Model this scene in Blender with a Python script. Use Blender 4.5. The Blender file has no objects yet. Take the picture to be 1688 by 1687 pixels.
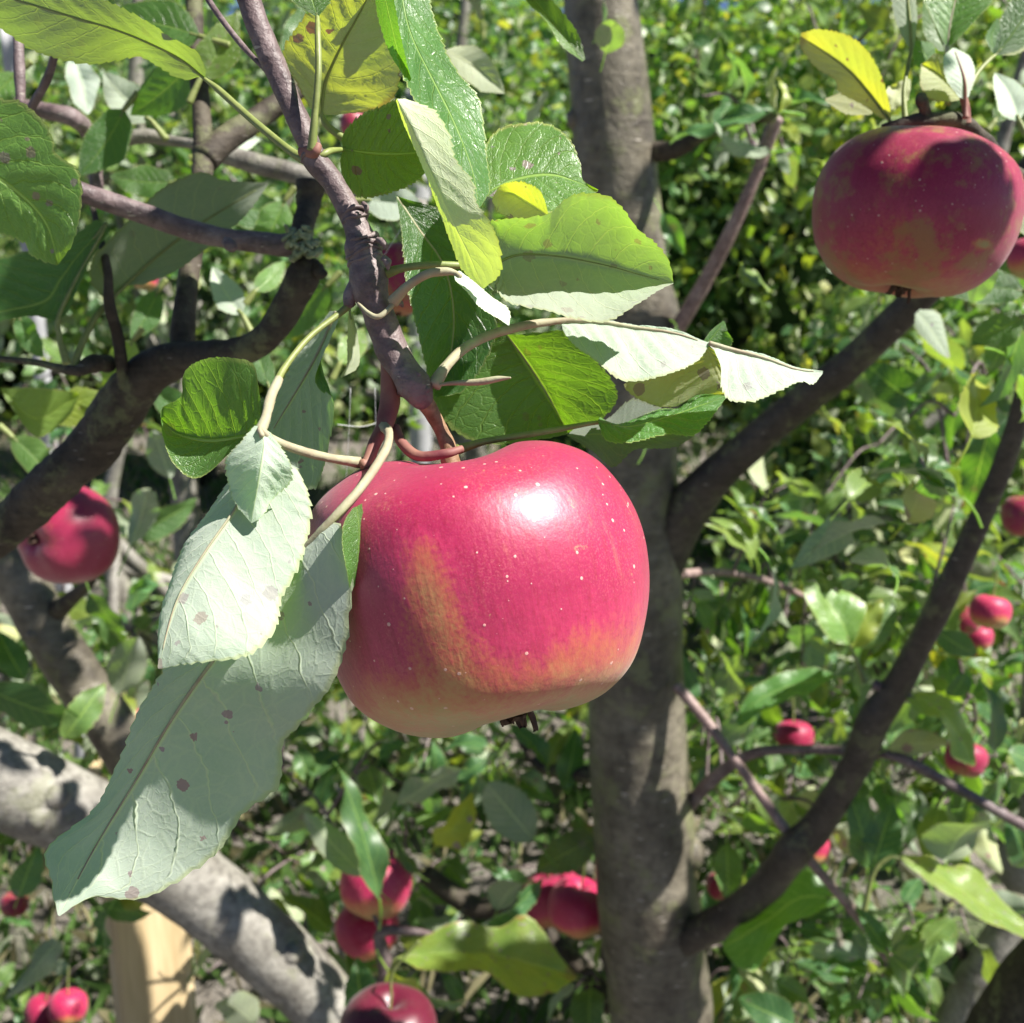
import bpy, math, random
import numpy as np
from mathutils import Vector, Matrix, noise as mnoise

R = math.radians
random.seed(7); rng = np.random.default_rng(7)
scene = bpy.context.scene
COL = scene.collection

# ------------------------------------------------------------------ camera, sky, sun, exposure
PITCH = R(15); CAMH = 1.45; F = 1810.0; W0, H0 = 1688.0, 1687.0
cam_d = bpy.data.cameras.new("camera"); cam = bpy.data.objects.new("camera", cam_d); COL.objects.link(cam)
cam.location = (0, 0, CAMH); cam.rotation_euler = (R(90) - PITCH, 0, 0)
cam_d.sensor_width = 36; cam_d.lens = 36 * F / W0
cam_d.clip_start = 0.01; cam_d.clip_end = 200
cam_d.dof.use_dof = True; cam_d.dof.focus_distance = 0.262; cam_d.dof.aperture_fstop = 25
scene.camera = cam

world = bpy.data.worlds.new("World"); scene.world = world; world.use_nodes = True
wn = world.node_tree; wn.nodes.clear()
SUN = Vector((0.575, -0.17, 0.795)).normalized()
sky = wn.nodes.new("ShaderNodeTexSky"); sky.sky_type = 'NISHITA'; sky.sun_disc = False
sky.altitude = 2500; sky.air_density = 0.6; sky.dust_density = 0.2; sky.ozone_density = 2.0
sky.sun_elevation = math.asin(SUN.z); sky.sun_rotation = math.atan2(SUN.x, SUN.y)
bg = wn.nodes.new("ShaderNodeBackground"); bg.inputs[1].default_value = 0.05
wo = wn.nodes.new("ShaderNodeOutputWorld")
wn.links.new(sky.outputs[0], bg.inputs[0]); wn.links.new(bg.outputs[0], wo.inputs[0])

sl = bpy.data.lights.new("sun", 'SUN'); sl.energy = 5.0; sl.angle = R(0.55); sl.color = (1.0, 0.955, 0.88)
so = bpy.data.objects.new("sun", sl); COL.objects.link(so); so.location = (3, -1, 6)
so.rotation_euler = SUN.to_track_quat('Z', 'Y').to_euler()

scene.view_settings.view_transform = 'Standard'; scene.view_settings.look = 'None'
scene.view_settings.gamma = 1.0; scene.view_settings.exposure = 1.2
scene.render.engine = 'CYCLES'
scene.cycles.max_bounces = 8; scene.cycles.transparent_max_bounces = 4
scene.cycles.diffuse_bounces = 2; scene.cycles.glossy_bounces = 2; scene.cycles.transmission_bounces = 3
scene.cycles.sample_clamp_indirect = 6; scene.cycles.use_denoising = True

# ------------------------------------------------------------------ coordinates
RX = np.array([1.0, 0, 0]); UPC = np.array([0, math.sin(PITCH), math.cos(PITCH)])
BACK = np.array([0, -math.cos(PITCH), math.sin(PITCH)]); CAMP = np.array([0, 0, CAMH])
SUNV = np.array(SUN)
def P(x, y, d):
    "point seen at photo pixel x, y at depth d metres along the view axis"
    return CAMP + RX * ((x - 844) / F * d) - UPC * ((y - 843.5) / F * d) - BACK * d
def dep(y, D):
    v = (y - 843.5) / F
    return D / (math.cos(PITCH) - v * math.sin(PITCH))
def V(x, y, D):
    "same, at horizontal distance D in front of the camera"
    return P(x, y, dep(y, D))
def proj(p):
    q = p - CAMP; d = -q @ BACK
    return 844 + F * (q @ RX) / d, 843.5 - F * (q @ UPC) / d, d
def unit(v):
    return v / (np.linalg.norm(v) + 1e-12)

# ------------------------------------------------------------------ mesh helpers
def mk_mesh(name, verts, quads, mat=None, uv=None, tint=None, smooth=True, tris=None):
    verts = np.asarray(verts, dtype=np.float32)
    me = bpy.data.meshes.new(name)
    quads = np.asarray(quads, dtype=np.int32).reshape(-1, 4)
    loops = quads.ravel(); tot = np.full(len(quads), 4, np.int32)
    if tris is not None and len(tris):
        tr = np.asarray(tris, dtype=np.int32).reshape(-1, 3)
        loops = np.concatenate([loops, tr.ravel()]); tot = np.concatenate([tot, np.full(len(tr), 3, np.int32)])
    start = np.concatenate([[0], np.cumsum(tot)[:-1]]).astype(np.int32)
    me.vertices.add(len(verts)); me.vertices.foreach_set("co", verts.ravel())
    me.loops.add(len(loops)); me.loops.foreach_set("vertex_index", loops.astype(np.int32))
    me.polygons.add(len(tot)); me.polygons.foreach_set("loop_start", start)
    me.polygons.foreach_set("use_smooth", np.full(len(tot), smooth))
    if uv is not None:
        l = me.uv_layers.new(name="UVMap"); l.data.foreach_set("uv", np.asarray(uv, np.float32)[loops].ravel())
    if tint is not None:
        a = me.color_attributes.new("tint", 'FLOAT_COLOR', 'POINT')
        a.data.foreach_set("color", np.asarray(tint, np.float32).ravel())
    me.update(calc_edges=True); me.validate()
    if mat: me.materials.append(mat)
    return me

def link(name, me, parent=None, loc=None):
    o = bpy.data.objects.new(name, me); COL.objects.link(o)
    if parent is not None: o.parent = parent
    if loc is not None: o.location = loc
    return o
def tag(o, label=None, cat=None, group=None, kind=None):
    if label: o["label"] = label
    if cat: o["category"] = cat
    if group: o["group"] = group
    if kind: o["kind"] = kind
    return o
def root(name, loc, label, cat, group=None):
    o = bpy.data.objects.new(name, None); COL.objects.link(o); o.location = tuple(loc); o.empty_display_size = 0.05
    return tag(o, label, cat, group)

def spline(pts, n, closed=False):
    "Catmull-Rom through pts, resampled to n points evenly along its length"
    p = np.asarray(pts, float)
    if len(p) == 2:
        t = np.linspace(0, 1, n)[:, None]; return p[0] * (1 - t) + p[1] * t
    q = np.vstack([2 * p[0] - p[1], p, 2 * p[-1] - p[-2]])
    out = []
    for i in range(1, len(q) - 2):
        a, b, c, d = q[i - 1], q[i], q[i + 1], q[i + 2]
        t = np.linspace(0, 1, 14, endpoint=False)[:, None]
        out.append(0.5 * ((2 * b) + (c - a) * t + (2 * a - 5 * b + 4 * c - d) * t ** 2 + (3 * b - a - 3 * c + d) * t ** 3))
    out = np.vstack(out + [p[-1:]])
    seg = np.r_[0, np.cumsum(np.linalg.norm(np.diff(out[:, :3], axis=0), axis=1))]
    s = np.linspace(0, seg[-1], n)
    return np.stack([np.interp(s, seg, out[:, k]) for k in range(out.shape[1])], 1)

def tube_arrays(path, rad, sides=14, rough=0.0, freq=60.0, seed=0, cap=True, flat=1.0):
    "swept tube; path (n,3), rad (n,)"
    path = np.asarray(path, float); n = len(path)
    tan = np.gradient(path, axis=0); tan /= np.linalg.norm(tan, axis=1)[:, None] + 1e-12
    u = np.cross(tan[0], [0.31, 0.2, 0.93]); u = unit(u)
    verts = []
    for i in range(n):
        u = unit(u - tan[i] * (u @ tan[i])); w = np.cross(tan[i], u)
        for k in range(sides):
            a = 2 * math.pi * k / sides
            d = u * math.cos(a) + w * math.sin(a) * flat
            r = rad[i]
            if rough:
                q = Vector(path[i] + d * r) * freq + Vector((seed * 3.1, seed * 1.7, 0))
                r *= 1 + rough * (mnoise.noise(q) + 0.5 * mnoise.noise(q * 2.7))
            verts.append(path[i] + d * r)
    quads = []
    for i in range(n - 1):
        for k in range(sides):
            a = i * sides + k; b = i * sides + (k + 1) % sides
            quads.append((a, b, b + sides, a + sides))
    tris = []
    if cap:
        verts.append(path[0] - tan[0] * rad[0] * 0.3); verts.append(path[-1] + tan[-1] * rad[-1] * 0.5)
        c0, c1 = len(verts) - 2, len(verts) - 1
        for k in range(sides):
            tris.append((c0, (k + 1) % sides, k))
            tris.append((c1, (n - 1) * sides + k, (n - 1) * sides + (k + 1) % sides))
    return np.array(verts), np.array(quads), np.array(tris)

class Acc:
    def __init__(s): s.v = []; s.q = []; s.t = []; s.n = 0
    def add(s, v, q, t=()):
        s.v.append(np.asarray(v)); s.q.append(np.asarray(q).reshape(-1, 4) + s.n)
        if len(t): s.t.append(np.asarray(t) + s.n)
        s.n += len(v)
    def tube(s, pts, n=None, sides=12, **k):
        "pts (x,y,z,r) in world"
        pts = np.asarray(pts, float); n = n or max(8, 7 * len(pts))
        sp = spline(pts, n); s.add(*tube_arrays(sp[:, :3], np.maximum(sp[:, 3], 1e-5), sides, **k))
    def build(s, name, mat, parent=None, off=(0, 0, 0), smooth=True):
        v = np.vstack(s.v) - np.asarray(off)
        me = mk_mesh(name, v, np.vstack(s.q), mat, tris=np.vstack(s.t) if s.t else None, smooth=smooth)
        return link(name, me, parent)

def px(pts, horizontal=False):
    "(x, y, r_px, d) list to world (x,y,z,r)"
    out = []
    for x, y, r, d in pts:
        dd = dep(y, d) if horizontal else d
        out.append((*P(x, y, dd), r * dd / F))
    return out

# ------------------------------------------------------------------ materials
class NT:
    def __init__(s, name):
        s.m = bpy.data.materials.new(name); s.m.use_nodes = True; s.t = s.m.node_tree; s.t.nodes.clear()
    def n(s, ty, **kw):
        nd = s.t.nodes.new(ty)
        for k, v in kw.items(): setattr(nd, k, v)
        return nd
    def put(s, sock, v):
        if hasattr(v, "links") or isinstance(v, bpy.types.NodeSocket): s.t.links.new(v, sock)
        elif v is not None:
            try: sock.default_value = v
            except Exception: sock.default_value = (*v, 1.0) if len(v) == 3 else v
    def math(s, op, a, b=None, c=None, clamp=False):
        nd = s.n("ShaderNodeMath", operation=op, use_clamp=clamp)
        s.put(nd.inputs[0], a)
        if b is not None: s.put(nd.inputs[1], b)
        if c is not None: s.put(nd.inputs[2], c)
        return nd.outputs[0]
    def mix(s, f, a, b, mode='MIX'):
        nd = s.n("ShaderNodeMix", data_type='RGBA', blend_type=mode)
        s.put(nd.inputs[0], f); s.put(nd.inputs[6], a); s.put(nd.inputs[7], b)
        return nd.outputs[2]
    def ramp(s, f, stops):
        nd = s.n("ShaderNodeValToRGB"); cr = nd.color_ramp
        while len(cr.elements) < len(stops): cr.elements.new(0.5)
        for e, (p, c) in zip(cr.elements, stops):
            e.position = p; e.color = (*c, 1) if len(c) == 3 else c
        s.put(nd.inputs[0], f); return nd.outputs[0]
    def smooth(s, x, a, b, lo=0.0, hi=1.0):
        nd = s.n("ShaderNodeMapRange", interpolation_type='SMOOTHSTEP')
        s.put(nd.inputs[0], x); nd.inputs[1].default_value = a; nd.inputs[2].default_value = b
        nd.inputs[3].default_value = lo; nd.inputs[4].default_value = hi; return nd.outputs[0]
    def noise(s, vec, scale, detail=3, rough=0.55, dist=0.0):
        nd = s.n("ShaderNodeTexNoise"); s.put(nd.inputs["Vector"], vec)
        nd.inputs["Scale"].default_value = scale; nd.inputs["Detail"].default_value = detail
        nd.inputs["Roughness"].default_value = rough; nd.inputs["Distortion"].default_value = dist
        return nd.outputs[0]
    def vor(s, vec, scale, feature='F1', rnd=1.0):
        nd = s.n("ShaderNodeTexVoronoi", feature=feature); s.put(nd.inputs["Vector"], vec)
        nd.inputs["Scale"].default_value = scale; nd.inputs["Randomness"].default_value = rnd
        return nd
    def mapping(s, vec, scale=(1, 1, 1), loc=(0, 0, 0), rot=(0, 0, 0)):
        nd = s.n("ShaderNodeMapping"); s.put(nd.inputs[0], vec)
        nd.inputs[1].default_value = loc; nd.inputs[2].default_value = rot; nd.inputs[3].default_value = scale
        return nd.outputs[0]
    def bump(s, h, strength, dist):
        nd = s.n("ShaderNodeBump"); nd.inputs["Strength"].default_value = strength
        nd.inputs["Distance"].default_value = dist; s.put(nd.inputs["Height"], h); return nd.outputs[0]
    def out(s, sh):
        o = s.n("ShaderNodeOutputMaterial"); s.t.links.new(sh, o.inputs[0]); return s.m

def leaf_material(name, hero=True):
    k = NT(name)
    uv = k.n("ShaderNodeTexCoord").outputs["UV"]; sep = k.n("ShaderNodeSeparateXYZ"); k.put(sep.inputs[0], uv)
    u, v = sep.outputs[0], sep.outputs[1]
    geo = k.n("ShaderNodeNewGeometry"); pos = geo.outputs["Position"]; back = geo.outputs["Backfacing"]
    at = k.n("ShaderNodeAttribute", attribute_name="tint"); oi = k.n("ShaderNodeObjectInfo")
    add = k.n("ShaderNodeVectorMath", operation='ADD'); k.put(add.inputs[0], at.outputs["Color"]); k.put(add.inputs[1], oi.outputs["Color"])
    ts = k.n("ShaderNodeSeparateXYZ"); k.put(ts.inputs[0], add.outputs[0])
    yel, bri, brn = ts.outputs[0], ts.outputs[1], ts.outputs[2]
    uu = k.math('SUBTRACT', k.math('MULTIPLY', u, 2.0), 1.0); au = k.math('ABSOLUTE', uu)
    wob = k.math('MULTIPLY', k.math('SUBTRACT', k.noise(pos, 160, 2), 0.5), 0.05)
    side = k.math('MULTIPLY', k.math('GREATER_THAN', uu, 0.0), 0.45)
    # lateral veins
    curve = k.math('MULTIPLY', k.math('POWER', au, 1.25), 0.24)
    s_ = k.math('ADD', k.math('SUBTRACT', v, curve), wob)
    ph = k.math('FRACT', k.math('ADD', k.math('MULTIPLY', s_, 8.5), side))
    dv = k.math('MULTIPLY', k.math('ABSOLUTE', k.math('SUBTRACT', ph, 0.5)), 2.0)     # 0 on the vein
    lat = k.smooth(dv, 0.0, 0.10, 1.0, 0.0)
    lat = k.math('MULTIPLY', lat, k.smooth(au, 0.75, 1.0, 1.0, 0.25))
    mid = k.smooth(au, 0.015, 0.05, 1.0, 0.0)
    vein = k.math('MAXIMUM', mid, k.math('MULTIPLY', lat, 0.75))
    big = vein
    if hero:
        mp = k.mapping(uv, (11, 17, 1))
        vo = k.vor(mp, 1.0, 'DISTANCE_TO_EDGE').outputs["Distance"]
        net = k.smooth(vo, 0.0, 0.09, 1.0, 0.0)
        mp2 = k.mapping(uv, (38, 56, 1)); vo2 = k.vor(mp2, 1.0, 'DISTANCE_TO_EDGE').outputs["Distance"]
        net2 = k.smooth(vo2, 0.0, 0.14, 1.0, 0.0)
        vein = k.math('MAXIMUM', vein, k.math('ADD', k.math('MULTIPLY', net, 0.16), k.math('MULTIPLY', net2, 0.07)))
    n1 = k.noise(pos, 45, 3); n2 = k.noise(pos, 900, 2)
    # upper side
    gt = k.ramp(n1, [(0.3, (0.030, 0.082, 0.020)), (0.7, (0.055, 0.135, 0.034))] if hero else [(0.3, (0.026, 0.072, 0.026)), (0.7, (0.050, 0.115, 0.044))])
    gt = k.mix(vein, gt, (0.13, 0.22, 0.055, 1))
    yy = k.math('MULTIPLY', yel, k.smooth(k.noise(pos, 30, 2), 0.3, 0.6, 0.65, 1.0), clamp=True)
    gt = k.mix(yy, gt, (0.22, 0.24, 0.03, 1))
    # under side: felted, pale
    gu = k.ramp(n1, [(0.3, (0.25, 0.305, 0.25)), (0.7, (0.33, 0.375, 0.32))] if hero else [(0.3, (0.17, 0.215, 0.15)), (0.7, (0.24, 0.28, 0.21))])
    gu = k.mix(k.math('MULTIPLY', vein, 0.8), gu, (0.38, 0.42, 0.29, 1))
    gu = k.mix(k.math('MULTIPLY', yy, 0.75), gu, (0.36, 0.34, 0.08, 1))
    if hero:
        gu = k.mix(k.math('MULTIPLY', k.smooth(n2, 0.35, 0.7), 0.25), gu, (0.36, 0.40, 0.32, 1))
    base = k.mix(back, gt, gu)
    # brown spots and burnt margins
    sp = k.vor(pos, 230 if hero else 60); spr = k.n("ShaderNodeSeparateXYZ"); k.put(spr.inputs[0], sp.outputs["Color"])
    rad = k.math('MULTIPLY', k.math('POWER', spr.outputs[0], 3.0), 0.62)
    spot = k.math('LESS_THAN', k.math('ADD', sp.outputs["Distance"], k.math('MULTIPLY', k.noise(pos, 900, 3), 0.42)), rad)
    spot = k.math('MULTIPLY', spot, k.smooth(brn, 0.0, 0.5))
    spc = k.mix(spr.outputs[1], (0.19, 0.12, 0.10, 1), (0.20, 0.18, 0.22, 1))
    base = k.mix(k.math('MULTIPLY', spot, 0.7), base, spc)
    edge = k.smooth(k.math('ADD', k.math('MAXIMUM', au, v), k.math('MULTIPLY', k.math('SUBTRACT', k.noise(pos, 70, 3), 0.5), 0.5)), 0.93, 1.06)
    edge = k.math('MULTIPLY', k.math('MULTIPLY', edge, k.smooth(yel, 0.02, 0.2)), k.math('MULTIPLY', brn, 0.9, clamp=True))
    base = k.mix(edge, base, (0.20, 0.085, 0.035, 1))
    rim = k.math('MULTIPLY', k.smooth(au, 0.93, 0.985), k.math('SUBTRACT', 1.0, mid))
    base = k.mix(k.math('MULTIPLY', rim, 0.5), base, (0.28, 0.30, 0.10, 1))
    fac = k.math('MULTIPLY_ADD', bri, 1.0, 0.5)
    bm = k.n("ShaderNodeVectorMath", operation='SCALE'); k.put(bm.inputs[0], base); k.put(bm.inputs[3], fac)
    base = bm.outputs[0]
    # light passing through the blade
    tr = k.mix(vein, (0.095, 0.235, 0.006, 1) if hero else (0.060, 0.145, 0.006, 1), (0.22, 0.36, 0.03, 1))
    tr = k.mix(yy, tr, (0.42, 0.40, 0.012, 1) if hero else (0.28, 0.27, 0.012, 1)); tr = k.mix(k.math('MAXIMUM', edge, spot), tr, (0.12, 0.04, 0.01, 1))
    bm2 = k.n("ShaderNodeVectorMath", operation='SCALE'); k.put(bm2.inputs[0], tr); k.put(bm2.inputs[3], k.math('MULTIPLY_ADD', bri, 0.6, 0.7))
    h = k.math('SUBTRACT', k.math('MULTIPLY', n1, 0.3), k.math('MULTIPLY', vein, 1.0))
    if hero: h = k.math('ADD', h, k.math('MULTIPLY', n2, k.math('MULTIPLY_ADD', back, 0.14, 0.04)))
    nrm = k.bump(h, 0.75 if hero else 0.5, 0.0007)
    if hero: k.put(nrm.node.inputs['Strength'], k.math('MULTIPLY_ADD', back, -0.38, 0.75))
    pr = k.n("ShaderNodeBsdfPrincipled"); k.put(pr.inputs["Base Color"], base)
    k.put(pr.inputs["Roughness"], k.math('MULTIPLY_ADD', back, 0.36, 0.37 if hero else 0.42))
    k.put(pr.inputs["Specular IOR Level"], k.math('MULTIPLY_ADD', back, -0.25, 0.5 if hero else 0.36))
    k.put(pr.inputs["Normal"], nrm)
    k.put(pr.inputs["Sheen Weight"], k.math('MULTIPLY', back, 0.25)); pr.inputs["Sheen Roughness"].default_value = 0.6
    tl = k.n("ShaderNodeBsdfTranslucent"); k.put(tl.inputs[0], bm2.outputs[0]); k.put(tl.inputs["Normal"], nrm)
    ad = k.n("ShaderNodeAddShader"); k.t.links.new(pr.outputs[0], ad.inputs[0]); k.t.links.new(tl.outputs[0], ad.inputs[1])
    return k.out(ad.outputs[0])

def bark_material(name, c0, c1, c2, lichen=0.0, rough=0.55, scale=1.0, dots=0.5):
    k = NT(name); geo = k.n("ShaderNodeNewGeometry"); pos = geo.outputs["Position"]
    a = k.noise(pos, 28 * scale, 5, 0.65); b = k.noise(pos, 170 * scale, 4, 0.6); c = k.noise(pos, 700 * scale, 2)
    mp = k.mapping(pos, (60 * scale, 60 * scale, 300 * scale)); st = k.noise(mp, 1.0, 3)
    col = k.ramp(a, [(0.3, c0), (0.5, c1), (0.72, c2)])
    col = k.mix(k.math('MULTIPLY', k.smooth(b, 0.4, 0.7), 0.55), col, tuple(x * 0.55 for x in c0) + (1,))
    col = k.mix(k.math('MULTIPLY', k.smooth(st, 0.5, 0.75), 0.18), col, tuple(min(1, x * 1.6) for x in c2) + (1,))
    vo = k.vor(k.mapping(pos, (80 * scale, 80 * scale, 330 * scale)), 1.0); cs = k.n("ShaderNodeSeparateXYZ"); k.put(cs.inputs[0], vo.outputs["Color"])
    dot = k.math('MULTIPLY', k.math('LESS_THAN', vo.outputs["Distance"], k.math('MULTIPLY', cs.outputs[0], 0.20)), k.math('GREATER_THAN', cs.outputs[1], 0.55))
    col = k.mix(k.math('MULTIPLY', dot, dots), col, (0.42, 0.38, 0.33, 1))
    if lichen:
        li = k.math('MULTIPLY', k.smooth(k.noise(pos, 40 * scale, 5, 0.7), 0.52, 0.64), lichen)
        col = k.mix(li, col, (0.20, 0.22, 0.10, 1))
    h = k.math('ADD', k.math('ADD', k.math('MULTIPLY', b, 0.7), k.math('MULTIPLY', c, 0.25)), k.math('ADD', k.math('MULTIPLY', dot, 0.4), k.math('MULTIPLY', st, 0.2)))
    pr = k.n("ShaderNodeBsdfPrincipled"); k.put(pr.inputs["Base Color"], col); pr.inputs["Roughness"].default_value = rough; pr.inputs["Specular IOR Level"].default_value = 0.35
    k.put(pr.inputs["Normal"], k.bump(h, 0.9, 0.0016 / scale))
    return k.out(pr.outputs[0])

def plain(name, c0, c1, rough=0.6, sc=200, bump=0.3, sub=0.0):
    k = NT(name); geo = k.n("ShaderNodeNewGeometry"); pos = geo.outputs["Position"]
    a = k.noise(pos, sc, 4); pr = k.n("ShaderNodeBsdfPrincipled")
    k.put(pr.inputs["Base Color"], k.ramp(a, [(0.3, c0), (0.7, c1)])); pr.inputs["Roughness"].default_value = rough
    k.put(pr.inputs["Normal"], k.bump(a, bump, 0.0006))
    return k.out(pr.outputs[0])

def apple_material(name, patches=(), green_base=0.75, dark=1.0, russet=0.0, coat=0.4, rough=0.34):
    "skin in the apple's own coordinates: z runs from the blossom end to the stalk"
    k = NT(name); tc = k.n("ShaderNodeTexCoord").outputs["Object"]; sp = k.n("ShaderNodeSeparateXYZ"); k.put(sp.inputs[0], tc)
    z = sp.outputs[2]
    streak = k.noise(k.mapping(tc, (13, 13, 1.5)), 1.0, 4, 0.6); mot = k.noise(tc, 34, 3, 0.6); lo = k.noise(tc, 1.6, 2)
    fine = k.noise(tc, 90, 2); st2 = k.noise(k.mapping(tc, (38, 38, 2.6)), 1.0, 3, 0.6)
    v = k.math('MULTIPLY_ADD', z, 1.15, 1.0 + (1 - green_base) * 0.6)
    v = k.math('ADD', v, k.math('MULTIPLY', k.math('SUBTRACT', streak, 0.5), 0.55))
    v = k.math('ADD', v, k.math('MULTIPLY', k.math('SUBTRACT', mot, 0.5), 0.28))
    v = k.math('ADD', v, k.math('MULTIPLY', k.math('SUBTRACT', lo, 0.5), 0.5))
    for (cx, cy, cz, r, amt, sx, sz) in patches:
        d = k.n("ShaderNodeVectorMath", operation='LENGTH')
        k.put(d.inputs[0], k.mapping(tc, (1 / sx, 1, 1 / sz), (-cx / sx, -cy, -cz / sz)))
        dd = k.math('ADD', d.outputs["Value"], k.math('MULTIPLY', k.math('SUBTRACT', mot, 0.5), 0.25 * r))
        v = k.math('SUBTRACT', v, k.smooth(dd, r * 0.02, r, amt, 0.0))
    col = k.ramp(v, [(0.0, (0.40, 0.33, 0.11)), (0.22, (0.50, 0.25, 0.09)), (0.46, (0.49, 0.105, 0.065)),
                     (0.68, (0.45, 0.020, 0.092)), (0.95, (0.36, 0.008, 0.068))])
    col = k.mix(k.math('MULTIPLY', k.smooth(fine, 0.45, 0.75), k.smooth(lo, .35, .65, .15, .5)), col, (0.58, 0.13, 0.15, 1), 'MIX')
    col = k.mix(k.math('MULTIPLY', k.smooth(st2, 0.48, 0.72), k.smooth(v, .35, .75, 0.0, .42)), col, (0.27, 0.006, 0.03, 1), 'MIX')
    col = k.mix(k.math('MULTIPLY', k.smooth(streak, 0.55, 0.8), k.math('MULTIPLY', k.smooth(lo, .45, .6), 0.5)), col, (0.52, 0.20, 0.11, 1), 'MIX')
    sc_ = k.noise(k.mapping(tc, (5, 5, 5), (2, 7, 1), (.4, .2, .9)), 1.0, 6, 0.75)
    col = k.mix(k.math('MULTIPLY', k.smooth(sc_, 0.64, 0.68), 0.55), col, (0.46, 0.26, 0.13, 1), 'MIX')
    col = k.mix(k.math('MULTIPLY', k.smooth(mot, 0.55, 0.75), k.smooth(v, .35, .75, 0.0, .5)), col, (0.28, 0.006, 0.035, 1), 'MIX')
    vo = k.vor(tc, 16); cs = k.n("ShaderNodeSeparateXYZ"); k.put(cs.inputs[0], vo.outputs["Color"])
    dot = k.smooth(k.math('SUBTRACT', vo.outputs["Distance"], k.math('MULTIPLY', k.math('POWER', cs.outputs[0], 2.0), 0.19)), -0.01, 0.035, 1.0, 0.0)
    dot = k.math('MULTIPLY', dot, k.math('GREATER_THAN', k.math('ADD', cs.outputs[1], k.math('MULTIPLY', z, .35)), 0.38))
    col = k.mix(k.math('MULTIPLY', dot, 0.75), col, (0.80, 0.50, 0.42, 1))
    if russet:
        ru = k.math('MULTIPLY', k.smooth(k.noise(k.mapping(tc, (1, 1, 1), (3, 1, 2)), 2.3, 5, 0.7), 0.47, 0.62), russet)
        col = k.mix(ru, col, (0.34, 0.19, 0.055, 1))
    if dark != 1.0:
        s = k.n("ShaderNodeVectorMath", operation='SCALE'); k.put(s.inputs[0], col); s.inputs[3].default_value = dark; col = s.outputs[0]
    pr = k.n("ShaderNodeBsdfPrincipled"); k.put(pr.inputs["Base Color"], col)
    k.put(pr.inputs["Roughness"], k.math('MULTIPLY_ADD', lo, 0.12, rough))
    pr.inputs["Specular IOR Level"].default_value = 0.45
    pr.inputs["Coat Weight"].default_value = coat; k.put(pr.inputs["Coat Roughness"], k.math("MULTIPLY_ADD", k.noise(tc, 7, 4), 0.22, 0.26))
    pr.inputs["Subsurface Weight"].default_value = 0.12; pr.inputs["Subsurface Radius"].default_value = (0.6, 0.25, 0.12)
    pr.inputs["Subsurface Scale"].default_value = 0.006
    pr.inputs["Sheen Weight"].default_value = 0.12
    h = k.math('ADD', k.math('ADD', k.math('MULTIPLY', dot, 0.5), k.math('MULTIPLY', k.noise(tc, 4, 2), 1.2)), k.math('ADD', k.math('MULTIPLY', mot, 0.35), k.math('MULTIPLY', st2, .3)))
    k.put(pr.inputs["Normal"], k.bump(h, 0.4, 0.0007))
    return k.out(pr.outputs[0])

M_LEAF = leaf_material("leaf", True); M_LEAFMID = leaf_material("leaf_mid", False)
M_TWIG = bark_material("young_bark", (0.085, 0.058, 0.062), (0.17, 0.125, 0.125), (0.28, 0.235, 0.23), 0.0, 0.5, 1.6, 0.75)
M_SHOOT = bark_material("shoot_bark", (0.17, 0.105, 0.095), (0.28, 0.195, 0.18), (0.40, 0.31, 0.29), 0.0, 0.45, 1.2, 0.5)
M_LIMB_SHADED = bark_material("shaded_limb_bark", (0.030, 0.024, 0.021), (0.055, 0.046, 0.038), (0.095, 0.083, 0.065), 0.35, 0.5, 0.7, 0.45)  # darker than the trunk bark: shade on the limbs put into the colour
M_OLD = bark_material("old_bark", (0.030, 0.023, 0.017), (0.058, 0.046, 0.034), (0.10, 0.085, 0.06), 0.45, 0.75, 1.0, 0.25)
M_TRUNK = bark_material("trunk_bark", (0.065, 0.054, 0.044), (0.14, 0.125, 0.095), (0.25, 0.225, 0.175), 0.55, 0.36, 0.5, 0.8)
M_GREY = bark_material("grey_bark", (0.11, 0.098, 0.085), (0.22, 0.207, 0.18), (0.37, 0.355, 0.315), 0.30, 0.48, 0.7, 0.5)
M_PET = plain("petiole", (0.29, 0.22, 0.15), (0.37, 0.38, 0.24), 0.7, 160, 0.9)
M_PETG = plain("petiole_green", (0.16, 0.20, 0.05), (0.24, 0.27, 0.09), 0.5, 300)
M_PETR = plain("petiole_red", (0.16, 0.035, 0.045), (0.30, 0.16, 0.11), 0.65, 90, 0.9)
M_STEM = plain("stalk", (0.15, 0.075, 0.035), (0.33, 0.20, 0.12), 0.65, 500, 0.6)
M_CALYX = plain("calyx", (0.035, 0.018, 0.012), (0.09, 0.05, 0.03), 0.85, 600, 0.6)
M_LICHEN = plain("lichen", (0.10, 0.13, 0.05), (0.36, 0.40, 0.26), 0.95, 350, 1.0)

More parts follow.
